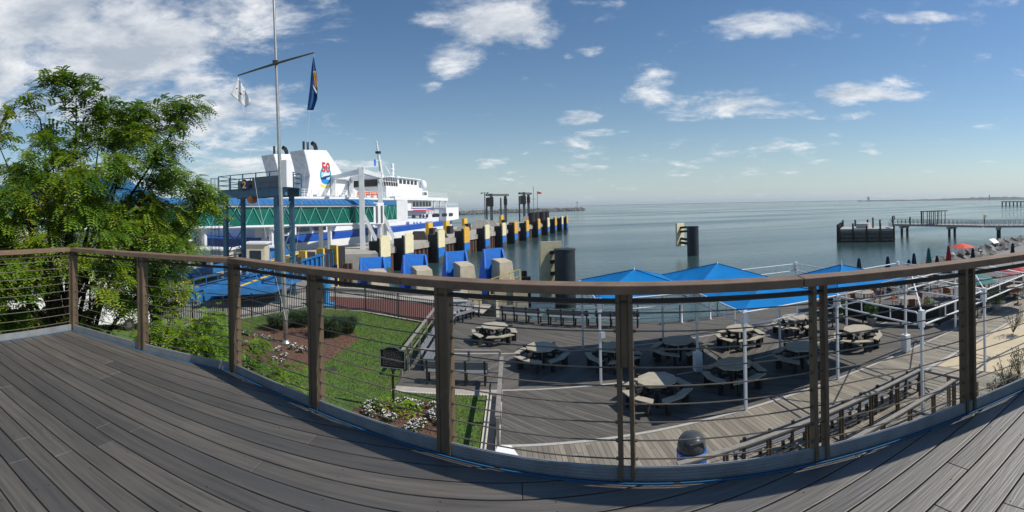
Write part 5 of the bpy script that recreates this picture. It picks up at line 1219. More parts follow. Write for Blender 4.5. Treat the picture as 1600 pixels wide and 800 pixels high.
for a, b in ((f1_, f2_), (b1_, f1_), (b2_, f2_), (b1_, b2_)):
    za = {0: 11.8, 1: 11.5, 2: 12.2, 3: 12.3}; ia = [f1_, f2_, b1_, b2_].index(a); ib = [f1_, f2_, b1_, b2_].index(b)
    A_, B_ = a + Vector((0, 0, za[ia])), b + Vector((0, 0, za[ib])); MB(off).bar(A_, B_, .6, .6).build('top_beam', m_wg, t)
    d = (B_ - A_).normalized(); MB(off).bar(A_ - Vector((0, 0, 1.2)), A_ + d * .9, .3, .3).build('knee_brace', m_wg, t); MB(off).bar(B_ - Vector((0, 0, 1.2)), B_ - d * .9, .3, .3).build('knee_brace', m_wg, t)
for p, zz in ((f1_, 12.2), (f2_, 11.9)): MB(off).tube([p + Vector((-.4, 0, zz)), p + Vector((.4, 0, zz))], .3, 14).build('sheave', m_wg, t)

# ------------------------------------------------------------------ green glazed passenger bridge
g0 = Vector((-46.5, 31.2, 0)) * .9; g1 = Vector((-21.0, 70.4, 0)) * .9; dg = (g1 - g0).normalized(); ng = Vector((dg.y, -dg.x, 0)); LG = (g1 - g0).length
def gm(name, col, a=.25):
    m = bpy.data.materials.new(name); m.use_nodes = True; b = m.node_tree.nodes['Principled BSDF']; b.inputs['Base Color'].default_value = (*col, 1); b.inputs['Roughness'].default_value = .08; b.inputs['Alpha'].default_value = 1 - a
    nt = m.node_tree; tcn = nt.nodes.new('ShaderNodeTexCoord'); nz = nt.nodes.new('ShaderNodeTexNoise'); nz.inputs['Scale'].default_value = .35; nt.links.new(tcn.outputs['Object'], nz.inputs[0]); mx = nt.nodes.new('ShaderNodeMix'); mx.data_type = 'RGBA'; nt.links.new(nz.outputs[0], mx.inputs[0]); mx.inputs[6].default_value = (col[0] * .5, col[1] * .5, col[2] * .5, 1); mx.inputs[7].default_value = (col[0] * 1.6, col[1] * 1.6, col[2] * 1.6, 1); nt.links.new(mx.outputs[2], b.inputs['Base Color'])
    return m
m_gglass = gm('green_glass', (.006, .13, .10), .22)
t = thing('passenger_bridge', 'long raised passenger bridge with green glass walls, white zigzag truss and blue roof', 'passenger bridge', g0); off = g0
def GP(u, o, z): return g0 + dg * u + ng * o + Vector((0, 0, EYE + (z - .45 * (u / LG) - EYE) * .9))
def gbar(mb, u0, z0, u1, z1, o, w, h): mb.bar(GP(u0, o, z0), GP(u1, o, z1), w, h)
LG2 = LG - 3
for o in (1.5, -1.5): mb = MB(off); mb.slab([GP(0, o, 5.0), GP(LG2, o, 5.0), GP(LG2, o, 7.45), GP(0, o, 7.45)], ng * .04); mb.build('glass_wall', m_gglass, t)
mb = MB(off); mb.slab([GP(0, -1.7, 4.6), GP(LG2, -1.7, 4.6), GP(LG2, 1.75, 4.6), GP(0, 1.75, 4.6)], (0, 0, .35)); mb.build('floor', m_wg, t)
mb = MB(off); gbar(mb, 0, 7.6, LG2, 7.6, 1.66, .2, .28); gbar(mb, 0, 4.88, LG2, 4.88, 1.86, .2, .22); mb.build('chords', m_white, t)
m_groof = mat('blue_metal_roof', (.03, .15, .36), .4, var=.1)
mb = MB(off)
for o0, z0, o1, z1 in ((1.95, 7.75, 1.2, 8.3), (1.2, 8.3, 0, 8.6), (0, 8.6, -1.2, 8.3), (-1.2, 8.3, -1.95, 7.75)): mb.slab([GP(-.3, o0, z0), GP(LG2 + .3, o0, z0), GP(LG2 + .3, o1, z1), GP(-.3, o1, z1)], (0, 0, .06))
for k in range(int(LG2 / .8)):
    u = .4 + k * .8; mb.bar(GP(u, 1.97, 7.80), GP(u, 1.2, 8.38), .05, .08)
mb.build('roof', m_groof, t)
mb = MB(off); n = int(LG2 / 2.1); m_truss = mat('pale_green_steel', (.12, .42, .34), .5)
for k in range(n):
    u = k * LG2 / n; um = u + LG2 / n / 2; gbar(mb, u, 5.05, um, 7.45, 1.62, .075, .075); gbar(mb, um, 7.45, u + LG2 / n, 5.05, 1.62, .075, .075)
mb.build('truss_diagonals', m_truss, t)
for k in range(5):
    u = 6 + k * 8.6; mb = MB(off)
    for o in (-1.1, 1.1): q = GP(u, o, 0); mb.cbox((q.x, q.y, 0), .45, .45, 4.5)
    mb.build('support_leg', m_wg, t)
for u in (LG2 - .2,): MB(off).slab([GP(u, 1.72, 4.7), GP(u + 1.9, 1.72, 4.7), GP(u + 1.9, 1.72, 8.1), GP(u, 1.72, 8.1)], -ng * 3.4).build('white_end_cab', m_white, t)
MB(off).slab([GP(LG2 + .2, 1.78, 4.9), GP(LG2 + .5, 1.78, 4.9), GP(LG2 + .5, 1.78, 7.6), GP(LG2 + .2, 1.78, 7.6)], ng * .03).build('door', m_dkg, t); MB(off).slab([GP(LG2 + 1.1, 1.78, 4.9), GP(LG2 + 1.4, 1.78, 4.9), GP(LG2 + 1.4, 1.78, 7.6), GP(LG2 + 1.1, 1.78, 7.6)], ng * .03).build('door', m_dkg, t)
# bridge head with second green glazed bay
h0 = AT(597, 330, 72); h1 = AT(620, 330, 76); h2 = AT(637, 330, 77); t = thing('boarding_cab', 'green glazed boarding cab with a white end wall touching the ferry side', 'boarding cab', h0); off = h0
def HZ(p, z): return Vector((p.x, p.y, z))
bk = Vector((-3.0, 4.0, 0))
MB(off).slab([HZ(h0, 4.9), HZ(h1, 4.9), HZ(h1, 7.15), HZ(h0, 7.15)], bk * .9).build('glass_bay', m_gglass, t)
MB(off).slab([HZ(h0, 4.3), HZ(h1, 4.3), HZ(h1, 4.85), HZ(h0, 4.85)], bk).build('floor', m_wg, t)
MB(off).slab([HZ(h1, 4.5), HZ(h2, 4.5), HZ(h2, 8.1), HZ(h1, 8.1)], bk).build('end_wall', m_white, t)
MB(off).slab([HZ(h0 - Vector((0, .3, 0)), 7.25), HZ(h1 - Vector((0, .3, 0)), 7.25), HZ(h1 - Vector((0, .3, 0)), 8.0), HZ(h0 - Vector((0, .3, 0)), 8.0)], bk).build('roof', m_groof, t)
mb = MB(off)
for k in range(3): a = h0.lerp(h1, k / 3); b = h0.lerp(h1, (k + 1) / 3); m_ = a.lerp(b, .5); mb.bar(HZ(a, 4.9) - Vector((0, .1, 0)), HZ(m_, 7.1) - Vector((0, .1, 0)), .1, .1); mb.bar(HZ(m_, 7.1) - Vector((0, .1, 0)), HZ(b, 4.9) - Vector((0, .1, 0)), .1, .1)
mb.build('truss', m_truss, t)
MB(off).cbox(HZ(h0.lerp(h1, .5) + bk * .5, -1), 1.2, 1.2, 5.3).build('support_leg', m_wg, t)

# ------------------------------------------------------------------ ferry
SP = Vector((-12.9, 124.0, 0)); SR = math.atan2(-.968, -.25)
ship = thing('car_ferry', 'white car ferry with a blue hull stripe and two tall funnels moored behind the dock', 'ferry', SP, SR)
# local x = u (towards the left of the picture), local y = -w (w: across the ship, away from the dock)
m_sw = mat('ship_white', (.80, .81, .82), .35, var=.05, scale=.5, dirt=((.60, .55, .48), .70, .9, 1.2))
m_sb = mat('ship_blue', (.012, .085, .42), .4, var=.1, scale=.5)
m_win = mat('ship_window', (.02, .03, .04), .12, var=.2)
BM = 15.5
def hullring(u):                                    # half beam factor along the length
    f = 1.0
    if u < 14: f = .18 + .82 * math.sin(min(1, (u + 2) / 16) * math.pi / 2)
    if u > 92: f = 1 - ((u - 92) / 12) ** 2 * .7
    return f
us = [-2, 0, 2, 4, 7, 10, 14, 20, 30, 45, 60, 70, 76, 80]
def hband(name, z0, z1, m, out=0.0, sheer=True):
    mb = MB(); L0 = []
    for sgn in (-1, 1):
        row = []
        for u in us:
            f = hullring(u); y = -BM / 2 - sgn * (-1) * (BM / 2 * f + out) if False else (-BM / 2 + sgn * (BM / 2 * f + out)); sh = .5 * max(0, (1 - u / 45)) if sheer else 0
            row.append(((u, y, z0 + (sh if z0 > WZ + 1 else 0)), (u, y, z1 + sh)))
        L0.append(row)
    idx = []
    for row in L0: idx.append((mb.pts([a for a, b in row]), mb.pts([b for a, b in row])))
    n = len(us)
    for (lo, hi) in idx:
        for k in range(n - 1): mb.f.append((lo + k, lo + k + 1, hi + k + 1, hi + k))
    (l0, h0_), (l1, h1_) = idx
    mb.f.append((l0, h0_, h1_, l1)); mb.f.append((l0 + n - 1, l1 + n - 1, h1_ + n - 1, h0_ + n - 1))
    for k in range(n - 1): mb.f.append((h0_ + k, h0_ + k + 1, h1_ + k + 1, h1_ + k))
    return mb.build(name, m, ship)
hull = hband('hull', WZ - 1, 1.95, m_sw); hband('hull_stripe', 1.96, 3.05, m_sb, .03)
hband('boot_top', WZ - .8, WZ + .7, m_sb, .04, False)
# decks (w range near side = 0)
def sbox(name, u0, u1, w0, w1, z0, z1, m=None, parent=None, bevel=0): return MB().box(u0, u1, -w1, -w0, z0, z1).build(name, m or m_sw, parent or ship, bevel=bevel)
MB().hexa([(5.4, -BM + .15, 3.3), (77, -BM + .15, 3.1), (77, -.12, 3.1), (5.4, -.12 - 2.2, 3.3)], [(5.4, -BM + .15, 6.75), (77, -BM + .15, 6.1), (77, -.12, 6.1), (5.4, -.12 - 2.2, 6.75)]).build('main_deck_house', m_sw, ship)
MB().hexa([(5.4, -BM + .15, 3.3), (14, -BM + .15, 3.3), (14, -.1, 3.3), (5.4, -.1, 3.6)], [(5.4, -BM + .15, 6.75), (14, -BM + .15, 6.7), (14, -.1, 6.7), (5.4, -.1, 6.75)]).build('forward_deck_house', m_sw, ship)
sbox('passenger_deck', 24.3, 76, .6, BM - .6, 6.2, 8.4); sbox('lounge_deck', 22, 32, .4, BM - .4, 6.76, 8.3)
sbox('sun_deck', 12.9, 40, .0, BM, 8.42, 9.15); sbox('boat_deck', 38, 77, .3, BM - .3, 8.41, 8.75)
for u in (13.5, 17, 20.5): sbox('deck_pillar', u - .15, u + .15, .3, .6, 6.76, 8.41)
wn = sbox('lounge_window_band', 22.3, 31.8, .33, .39, 7.05, 8.1, m_win)
mb = MB()
for k in range(6): mb.box(22.3 + k * 1.6, 22.4 + k * 1.6, -.33, -.31, 7.05, 8.1)
mb.build('mullions', m_sw, wn)
sbox('blue_trim', 21.5, 32.2, .05, .09, 6.55, 6.75, m_sb); sbox('red_trim', 21.5, 32.2, .03, .07, 6.1, 6.35, m_red)
rr = random.Random(2)
for u0, u1 in ((9.6, 12.4), (13.6, 16.8), (18.2, 22.5), (24.6, 25.8), (26.6, 27.6), (28.2, 29.2), (31.0, 32.8), (44, 46), (48, 50), (52, 54)):
    zc = 4.9; h = .42; q = [(u0 + .3, zc - h), (u1 - .3, zc - h), (u1, zc - h + .3), (u1, zc + h - .3), (u1 - .3, zc + h), (u0 + .3, zc + h), (u0, zc + h - .3), (u0, zc - h + .3)]
    MB().slab([(u, -.12 if u0 > 14 else -.09, z) for u, z in q], (0, .06, 0)).build('window', m_win, ship)
for k, u in enumerate((62, 66, 70.5)): sbox('side_opening', u, u + 2.6, .05, .11, 3.5, 5.6, m_win)
sbox('deck_awning', 34, 44, .4, 6, 6.75, 6.95, m_sw)
# bulwark details: railing on the forward deck
def srail(u0, u1, w, z, name='deck_railing'):
    mb = MB()
    for zz in (.4, .75, 1.1): mb.bar((u0, -w, z + zz), (u1, -w, z + zz), .07, .05)
    n = int(abs(u1 - u0) / 1.6)
    for k in range(n + 1): u = u0 + (u1 - u0) * k / n; mb.box(u - .04, u + .04, -w - .04, -w + .04, z, z + 1.1)
    mb.build(name, m_sw, ship)
srail(5.6, 22, .3, 6.75); srail(13, 40, .2, 9.15); srail(40, 76.5, .5, 8.75); srail(-1, 5, BM / 2 - 1.5, 3.7)
# bridge house
sbox('bridge_lower', 23.5, 40, 2, BM - 2, 9.16, 11.3); br = MB().hexa([(23.3, -BM + 3, 11.3), (33.5, -BM + 3, 11.3), (33.5, -3, 11.3), (23.3, -3, 11.3)], [(23.8, -BM + 3, 13.3), (33.5, -BM + 3, 13.3), (33.5, -3, 13.3), (23.8, -3, 13.3)]).build('wheelhouse', m_sw, ship)
for k in range(5): MB().box(24.4 + k * 1.8, 25.6 + k * 1.8, -2.99, -2.94, 12.1, 13.0).build('window', m_win, br)
MB().box(22.7, 33.8, -BM + 2.6, -2.6, 13.31, 13.5).build('roof', m_sw, br)
sbox('funnel_deck_shade', 33.6, 41, 3, BM - 3, 11.35, 12.6, m_steelblk); mb = MB()
for k in range(8): mb.tube([(34 + k, -2.6, 11.3), (34.5 + k, -2.6, 13.4)], .06, 5)
mb.bar((33.5, -2.6, 13.3), (41.5, -2.6, 13.3), .1, .1); mb.bar((33.5, -2.6, 12.3), (41.5, -2.6, 12.3), .1, .1); mb.build('lattice', m_sw, ship)
mb = MB().tube([(32.4, -7.5, 13.3), (34.6, -7.5, 21.5)], .3, 10, radii=[.45, .18]); mast = mb.build('mast', m_sw, ship)
MB().cbox((33.9, -7.5, 18.8), .9, .9, .5).build('mast_light', m_black, mast); MB().slab([(34.9, -7.5, 17.5), (35.9, -7.4, 17.3), (35.8, -7.4, 15.9), (34.9, -7.5, 16.1)], (0, .04, 0)).build('signal_flag', m_pblue, mast)
MB().bar((32.6, -7.5, 17.3), (35.6, -7.5, 17.3), .1, .1).build('mast_yard', m_sw, mast)
rm = MB().cbox((27.8, -7.5, 13.5), .5, .5, 3.6).build('radar_mast', m_sw, ship)
for z, w in ((14.8, 2.6), (15.8, 3.4), (16.9, 2.2)): MB().cbox((27.8, -7.4, z), w, .25, .16, .25).build('radar_bar', m_sw, rm)
MB().bar((28.2, -7.5, 14), (31, -7.5, 16.4), .12, .12).build('stay', m_sw, rm); MB().cbox((25.8, -7.5, 13.5), 1.2, .9, .8).build('radar_drum', m_sw, rm)
pl_ = sbox('pilot_house', 15.2, 22.4, 4.5, 10.5, 9.16, 11.0)
for k in range(3): MB().box(15.8 + k * 2.1, 17.5 + k * 2.1, -4.49, -4.44, 9.9, 10.7).build('window', m_win, pl_)
rd = MB().cbox((12.6 + 1.2, -6.5, 9.16), .25, .25, 2.4).build('antenna_dome_post', m_sw, ship); MB().lathe((13.8, -6.5, 11.4), [(.3, 0), (.85, .3), (.95, 1.0), (.85, 1.9), (.4, 2.4), (.05, 2.5)], 16).build('antenna_dome', m_sw, rd, smooth=True)
# orange boats and small deck gear
for u, w in ((49.5, 1.3), (45.6, 1.3)):
    mb = MB().lathe((0, 0, 0), [(.02, -1.7), (.55, -1.2), (.75, 0), (.55, 1.2), (.02, 1.7)], 12)
    mb.v = [Vector((u + v.z, -w + v.y, 9.5 + v.x * .75)) for v in mb.v]; mb.build('rescue_boat', mat('boat_orange', (.75, .13, .03), .4), ship, smooth=True)
for k in range(16):
    u = 36 + k * 2.4; sbox('deck_locker', u, u + rr.uniform(.5, 1.4), .8, 1.6, 8.76, 8.76 + rr.uniform(.25, .6))
# funnels
def funnel(w, label, logo):
    th = 3.2; prof = [(64.0, 8.76), (62.8, 9.4), (62.2, 12.2), (62.9, 14.5), (63.6, 16.3), (57.8, 16.75), (57.2, 16.3), (51.4, 11.3), (46.2, 8.76)]
    f = MB().slab([(u, -w, z) for u, z in prof], (0, -th, 0)).build('funnel', m_sw, ship, bevel=.08)
    f['label'] = label
    MB().slab([(64.02 if i == 0 else u + .04, -w - .12, z) for i, (u, z) in enumerate(prof[:5])] + [(u + .01, -w - .12, z) for u, z in reversed(prof[:5])], (0, -th + .24, 0)).build('louvre_face', mat('funnel_grey', (.42, .45, .48), .6, var=.2, scale=1.5), f)
    for u in (62.3, 61.3): MB().tube([(u, -w - 1.2, 16.3), (u, -w - 1.2, 17.9)], .2, 12).build('exhaust_pipe', m_black, f)
    MB().tube([(58.9, -w - 1.4, 16.3), (59.0, -w - 1.4, 17.2), (59.3, -w - 1.4, 17.7), (59.9, -w - 1.4, 17.9)], .36, 12).build('exhaust_pipe', m_black, f)
    if logo:
        cu, cz, rad = 58.15, 12.5, 1.55; y = -w + .03
        def disc(pts, name, m, lay): return MB().slab([(cu - x, -w + .004 + lay * .008, cz + z) for x, z in pts], (0, .02 + 0 * lay, 0)).build(name, m, f)
        circ = [(rad * math.cos(k * math.pi / 16), rad * math.sin(k * math.pi / 16)) for k in range(32)]
        disc([(x, z) for x, z in circ], 'emblem_disc', mat('emblem_teal', (.02, .32, .42), .5), 0)
        disc([(x * .78, z * .78) for x, z in circ], 'emblem_centre', mat('emblem_sky', (.35, .62, .80), .5), 1)
        disc([(-1.45, -.55), (-.4, -.2), (.7, .0), (1.5, .2), (1.45, -.1), (.4, -.35), (-.2, -.75), (-1.2, -.75)], 'emblem_ship', mat('emblem_navy', (.01, .04, .13), .5), 3)
        disc([(-1.3, -.95), (-.5, -.65), (1.2, -.75), (1.0, -1.2), (-1.0, -1.3)], 'emblem_wave', mat('emblem_blue', (.03, .25, .70), .5), 2)
        disc([(-.9, .05), (.2, .35), (.95, .25), (.8, .0), (.0, .05), (-.5, -.3)], 'emblem_hull', m_white, 2)
        disc([(-1.5, -1.5), (0, -1.75), (1.5, -1.5), (1.45, -1.95), (0, -2.15), (-1.45, -1.95)], 'emblem_ribbon', mat('emblem_yellow', (.80, .66, .12), .5), 0)
        tc_ = bpy.data.curves.new('anniversary_number', 'FONT'); tc_.body = '50'; tc_.size = 2.25; tc_.align_x = 'CENTER'; tc_.align_y = 'CENTER'; tc_.extrude = .015; tc_.offset = .05
        to_ = bpy.data.objects.new('anniversary_number', tc_); COL.objects.link(to_); to_.parent = f; to_.location = (cu, -w + .06, cz + 1.25); to_.rotation_euler = (R(90), 0, R(180)); tc_.materials.append(m_red)
funnel(3.0, 'near funnel with a red number 50 over a round blue emblem', True)
funnel(9.8, 'far funnel without an emblem, half behind the flagpole', False)

# ------------------------------------------------------------------ ferry yard: terminal, booths, vehicles
tb0 = AT(252, 330, 50); tb0.z = 0; t = thing('terminal_building', 'ferry terminal with teal glass walls and a blue hipped roof, seen through the tree', 'building', tb0, R(45)); 
# local x along the bridge direction, local y to the left/away
MB().box(-24, 0, .0, 14, 0, 4.6).build('lower_wall', m_cream if False else mat('pale_stucco', (.55, .54, .50), .8, var=.1), t)
MB().box(-24, 0, .05, 14, 4.61, 7.6).build('glass_wall', m_gglass, t)
mb = MB()
for k in range(13): mb.box(-24 + k * 2 - .06, -24 + k * 2 + .06, -.03, .04, 4.61, 7.6)
for z in (4.61, 6.1): mb.box(-24, 0, -.04, .04, z, z + .12)
mb.build('mullions', m_white, t)
MB().box(-24.4, .4, -.4, 14.4, 7.61, 8.0).build('cornice', m_white, t)
MB().hexa([(-24.6, -.6, 8.01), (.6, -.6, 8.01), (.6, 14.6, 8.01), (-24.6, 14.6, 8.01)], [(-19, 6.4, 11.2), (-5, 6.4, 11.2), (-5, 7.6, 11.2), (-19, 7.6, 11.2)]).build('roof', m_groof, t)
for k in range(6): MB().box(-22.5 + k * 3.8, -20.7 + k * 3.8, -.05, -.0, 1.0, 3.2).build('window', m_win, t)
m_beige = mat('beige_panel', (.50, .46, .36), .7, var=.1)
def booth(px, py, dist, w, h, label, m, band=None):
    c = AT(px, py, dist); c.z = 0; t = thing('toll_booth', label, 'booth', c, .3, 'booths in the ferry yard')
    MB().cbox((0, 0, 0), w, w * .9, h).build('body', m, t, bevel=.04); MB().cbox((0, 0, h), w * 1.2, w * 1.1, .18).build('roof', m_white, t)
    MB().cbox((0, -w * .45 - .02, h * .45), w * .6, .05, h * .35).build('window', m_win, t)
    if band: MB().cbox((0, -w * .45 - .012, .2), w * .98, .04, h * .22).build('band', band, t)
booth(403, 400, 46, 2.0, 3.3, 'beige booth between the left legs of the slate blue gantry', m_beige); booth(383, 400, 49, 1.6, 2.6, 'small beige booth behind the gantry leg', m_beige)
booth(347, 405, 45, 1.9, 2.8, 'beige booth left of the slate blue gantry', m_beige); booth(318, 400, 47, 2.6, 2.7, 'white booth with a blue band near the tree branches', m_white, m_pblue)
booth(278, 395, 50, 2.2, 3.4, 'cream booth seen through the gaps in the tree', m_cream); booth(425, 395, 52, 2.0, 2.4, 'dark blue booth behind the gantry leg and flagpole', m_pblue)
def make_car(col, van=False):
    t = thing('parked_car', '', 'car'); L_, W_, H_ = (4.5, 1.8, 1.45) if not van else (5.2, 2.0, 2.2)
    if van: pr = [(-2.6, .35), (2.6, .35), (2.6, .95), (2.2, 1.1), (1.6, 2.1), (1.3, 2.2), (-2.5, 2.2), (-2.6, 2.0)]
    else: pr = [(-2.2, .35), (2.25, .35), (2.25, .75), (1.3, .95), (.6, 1.42), (-.9, 1.45), (-1.7, .98), (-2.2, .9)]
    MB().slab([(x, -W_ / 2, z) for x, z in pr], (0, W_, 0)).build('body', col, t, bevel=.07)
    wp = [(1.15, .95), (.55, 1.36), (-.85, 1.38), (-1.45, .98)] if not van else [(2.0, 1.2), (1.5, 2.0), (.4, 2.0), (.4, 1.2)]
    for y in (-W_ / 2 - .01, W_ / 2 - .02): MB().slab([(x, y, z) for x, z in wp], (0, .03, 0)).build('side_window', m_win, t)
    for x in (-1.4, 1.4):
        for y in (-W_ / 2 + .08, W_ / 2 - .08):
            w = MB().tube([(x, y - .11, .33), (x, y + .11, .33)], .33, 16).build('wheel', m_rubber, t); MB().tube([(x, y - .125, .33), (x, y + .125, .33)], .18, 12).build('rim', m_steel, w)
    for y in (-.6, .6): MB().cbox((2.26 if not van else 2.61, y, .62), .04, .3, .14).build('headlight', m_white, t)
    return t
m_carw = mat('car_white', (.75, .75, .76), .25); car = make_car(m_carw); van = make_car(m_carw, True); m_cars = mat('car_silver', (.35, .36, .38), .25, metal=.4); car2 = make_car(m_cars)
def putc(src, px, dist, rz, lab, new=[]):
    c = AT(px, 420, dist); c.z = .01
    if src.name in new: dup(src, c, rz, lab, 'vehicles parked in the ferry yard')
    else: new.append(src.name); src.location = c; src.rotation_euler = (0, 0, rz); src['label'] = lab; src['group'] = 'vehicles parked in the ferry yard'
van['category'] = 'van'
putc(car, 400, 44, .4, 'white car parked between the gantry legs'); putc(van, 190, 31, .9, 'white van parked nearest, seen through the tree right of the corner post'); putc(car2, 240, 36, .5, 'silver car parked behind the tree right of the white van')
putc(van, 160, 26, 1.0, 'white van seen between the corner post and the next railing post'); putc(car, 95, 33, 1.2, 'white car seen through the tree trunks left of the corner post'); putc(car, 40, 30, 1.0, 'white car at the far left behind the tree trunks'); putc(car2, 285, 42, .3, 'silver car near the white booth'); putc(car, 420, 50, .2, 'white car farthest away behind the gantry')
for k, (px, dist, lab) in enumerate([(100, 15, 'slim dark garden lamp post behind the left cables')]):
    c = AT(px, 470, dist); c.z = 0; t = thing('garden_lamp', lab, 'lamp post', c); MB().tube([(0, 0, 0), (0, 0, 2.6)], .05, 8).build('pole', m_black, t); MB().lathe((0, 0, 2.6), [(.08, 0), (.16, .05), (.2, .5), (.12, .6), (.02, .7)], 10).build('lantern', m_black, t)
for k, (px, w) in enumerate([(360, 3), (440, 3.5), (300, 3)]):
    pass

# ------------------------------------------------------------------ trees
m_bark = mat('locust_bark', (.032, .025, .019), .9, var=.35, scale=7, bump=.5, bscale=18, spec=.2)
m_leafA = leaf_mat('locust_leaves', (.052, .130, .013), (.150, .260, .020), (.42, .42, .025))
m_leafB = leaf_mat('young_locust_leaves', (.060, .140, .012), (.13, .24, .018), (.30, .35, .03))
def frond(V, F, p, d, L_, rr, npair=7, lw=.044, ll=.092):
    side = d.cross(Vector((0, 0, 1)))
    if side.length < .05: side = Vector((1, 0, 0))
    side.normalize(); up = side.cross(d).normalized(); tw = rr.uniform(-.5, .5); side = (side * math.cos(tw) + up * math.sin(tw)).normalized()
    prev = None
    for k in range(npair):
        f = (k + .7) / npair; c = p + d * (L_ * f) - Vector((0, 0, 1)) * (L_ * .45 * f * f); s = ll * (1 - .35 * abs(f - .45)) * rr.uniform(.8, 1.15)
        fw = (d * .45 - Vector((0, 0, .35 * f))) * s
        for sg in (-1, 1):
            tip = c + side * sg * s + fw; w = (d * .5 - Vector((0, 0, .3 * f))).normalized() * lw * .5; m_ = c.lerp(tip, .5)
            n = len(V); V += [c, m_ - w, tip, m_ + w]; F.append((n, n + 1, n + 2, n + 3))
def make_tree(name, label, base, trunk_top, crown_c, crown_r, nclump, nfr, seed, mleaf, stems=1, fl=.34, avoid=None, trunk_r=.14, extra=()):
    rr = random.Random(seed); t = thing(name, label, 'tree', base); base = Vector(base); mb = MB(base); V = []; F = []
    tips = []
    tries = 0; tips += list(extra); nclump += len(tips)
    while len(tips) < nclump and tries < 5000:
        tries += 1
        d = Vector((rr.gauss(0, 1), rr.gauss(0, 1), rr.gauss(0, 1))).normalized(); k = rr.uniform(.30, 1.0) ** .6
        k *= 1 + .22 * noise.noise(d * 1.7 + Vector((seed, 0, 0)))
        q = Vector(crown_c) + Vector((d.x * crown_r[0], d.y * crown_r[1], d.z * crown_r[2])) * k
        if avoid and avoid(q): continue
        if any((q - o).length < .42 for o in tips): continue
        tips.append(q)
    roots = []
    for s in range(stems):
        a = s * 2.4 + seed; b = base + Vector((math.cos(a) * .25 * (stems > 1), math.sin(a) * .25 * (stems > 1), 0)); tt_ = Vector(trunk_top) + Vector((math.cos(a) * .7, math.sin(a) * .7, rr.uniform(-.3, .5))) * (stems > 1)
        pts = [b.lerp(tt_, f) + Vector((rr.uniform(-.08, .08), rr.uniform(-.08, .08), 0)) * (0 < f < 1) for f in (0, .25, .5, .75, 1)]
        mb.tube(pts, trunk_r, 10, radii=[trunk_r * 1.3, trunk_r, trunk_r * .92, trunk_r * .82, trunk_r * .7]); roots.append(pts)
    limbs = []
    for i in range(max(8, nclump // 6)):
        r = roots[i % len(roots)]; s = r[rr.choice([2, 3, 3, 4, 4])]; q = tips[(i * 5) % len(tips)]; bend = Vector((rr.uniform(-.35, .35), rr.uniform(-.35, .35), .3))
        c = [s.lerp(q, f) + bend * (f * (1 - f) * 3) + Vector((rr.uniform(-.06, .06), rr.uniform(-.06, .06), 0)) for f in (.0, .2, .4, .6, .8, .97)]
        mb.tube(c, .05, 7, radii=[trunk_r * .5, trunk_r * .42, trunk_r * .33, trunk_r * .22, trunk_r * .13, .008]); limbs += c[2:]
    for q in tips:
        s = min(limbs, key=lambda o: (o - q).length); m_ = s.lerp(q, .5) + Vector((rr.uniform(-.12, .12), rr.uniform(-.12, .12), .1)); mb.tube([s, m_, q], .015, 5, radii=[.024, .016, .008])
        out = (q - Vector(crown_c)); out.z *= .3; out = out.normalized() if out.length > .01 else Vector((1, 0, 0))
        for j in range(nfr):
            f = rr.random() ** .7; p = m_.lerp(q, .25 + .8 * f) + Vector((rr.gauss(0, .16), rr.gauss(0, .16), rr.gauss(0, .10)))
            dd = (out * rr.uniform(.2, 1.0) + Vector((rr.gauss(0, .6), rr.gauss(0, .6), rr.uniform(-.55, .35)))).normalized()
            frond(V, F, p - base, dd, fl * rr.uniform(.7, 1.15), rr)
    mb.build('trunk', m_bark, t, smooth=True)
    lb = MB(); lb.v = V; lb.f = F; me = bpy.data.meshes.new('crown'); me.from_pydata([tuple(v) for v in V], [], F); me.materials.append(mleaf); o = bpy.data.objects.new('crown', me); COL.objects.link(o); o.parent = t
    return t
def keepout(q): return q.x > -5.75 and q.y < 4.3 and q.z > 3
def keepout_low(q): return keepout(q) or q.z < 3.9 or (q.z < 4.9 and noise.noise(q * .9) < .05)
ex = [AT(px, py, d) for px, py, d in [(296, 168, 9.6), (280, 178, 9.7), (262, 165, 9.9), (262, 200, 9.6), (268, 226, 9.5), (246, 244, 9.6), (300, 292, 9.4), (322, 300, 9.3), (284, 284, 9.5), (262, 268, 9.6), (330, 318, 9.4), (302, 312, 9.6), (282, 330, 9.6), (250, 318, 9.8), (92, 124, 9.9), (118, 132, 10), (70, 132, 9.9), (140, 150, 9.8), (45, 160, 10), (20, 172, 10), (165, 168, 9.9), (188, 180, 9.8), (150, 182, 10), (208, 166, 9.8), (232, 172, 9.8), (212, 204, 9.7), (178, 212, 9.8), (236, 206, 9.7), (130, 200, 9.9), (100, 168, 9.9)]]
make_tree('honey_locust', 'large feathery green locust tree rising above the corner of the railing', (-9.2, 6.0, 0), (-9.1, 6.0, 4.0), (-9.2, 5.8, 5.9), (3.2, 3.3, 3.2), 185, 56, 3, m_leafA, 2, avoid=keepout_low, extra=ex)
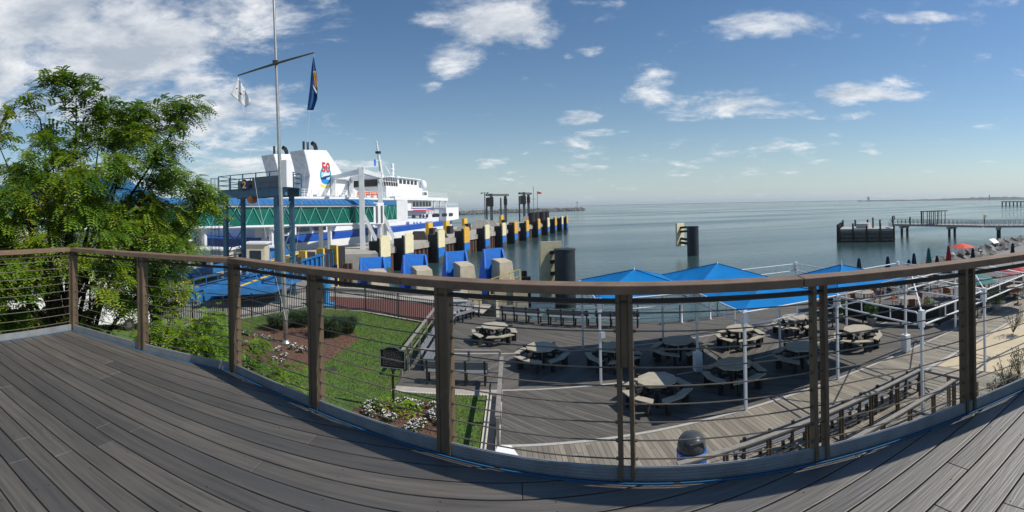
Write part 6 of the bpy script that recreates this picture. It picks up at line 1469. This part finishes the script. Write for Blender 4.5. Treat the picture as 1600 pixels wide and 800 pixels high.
make_tree('honey_locust', 'dark locust tree cut by the left edge of the view', (-10.4, 3.2, 0), (-10.4, 3.2, 3.6), (-10.6, 2.4, 5.4), (3.1, 2.8, 2.9), 130, 50, 5, m_leafA, 2, avoid=keepout_low, trunk_r=.12)
make_tree('young_locust', 'smaller bright green tree between the corner railing bays and the blue ramp', (-6.6, 7.0, 0), (-6.6, 7.0, 2.4), (-6.3, 7.2, 3.2), (1.45, 1.4, 1.7), 44, 44, 8, m_leafB, 2, fl=.30, avoid=keepout, trunk_r=.06)
make_tree('young_locust', 'low yellow green sapling just beyond the railing left of the bark bed', (-4.6, 8.4, 0), (-4.6, 8.4, 1.4), (-5.2, 7.7, 2.1), (1.6, 1.1, 1.25), 56, 44, 12, m_leafB, 2, fl=.27, avoid=keepout, trunk_r=.04)
make_tree('honey_locust', 'slim locust tree standing between the big locust and the yard', (-11.9, 11.4, 0), (-11.9, 11.4, 2.4), (-11.6, 11.0, 5.2), (1.9, 1.9, 1.6), 46, 46, 17, m_leafA, 1, avoid=keepout, trunk_r=.09)

# lettering becomes plain mesh
for o in [o for o in bpy.data.objects if o.type == 'FONT']:
    me = bpy.data.meshes.new_from_object(o.evaluated_get(bpy.context.evaluated_depsgraph_get())); n = bpy.data.objects.new(o.name, me); COL.objects.link(n)
    n.parent = o.parent; n.location = o.location; n.rotation_euler = o.rotation_euler; nm = o.name; bpy.data.objects.remove(o); n.name = nm

# ------------------------------------------------------------------ air over the bay
hz_m = bpy.data.materials.new('haze_air'); hz_m.use_nodes = True; nt = hz_m.node_tree; nt.nodes.clear()
pv = nt.nodes.new('ShaderNodeVolumePrincipled'); mo = nt.nodes.new('ShaderNodeOutputMaterial'); pv.inputs['Color'].default_value = (.80, .88, .96, 1); pv.inputs['Density'].default_value = 0.00010; pv.inputs['Anisotropy'].default_value = 0.2
nt.links.new(pv.outputs[0], mo.inputs['Volume'])
mb = MB(); mb.box(-14500, 14500, -400, 14500, -9, 70); hz_o = mb.build('haze', hz_m); hz_o['kind'] = 'stuff'; hz_o['label'] = 'pale haze over the bay'; hz_o['category'] = 'haze'
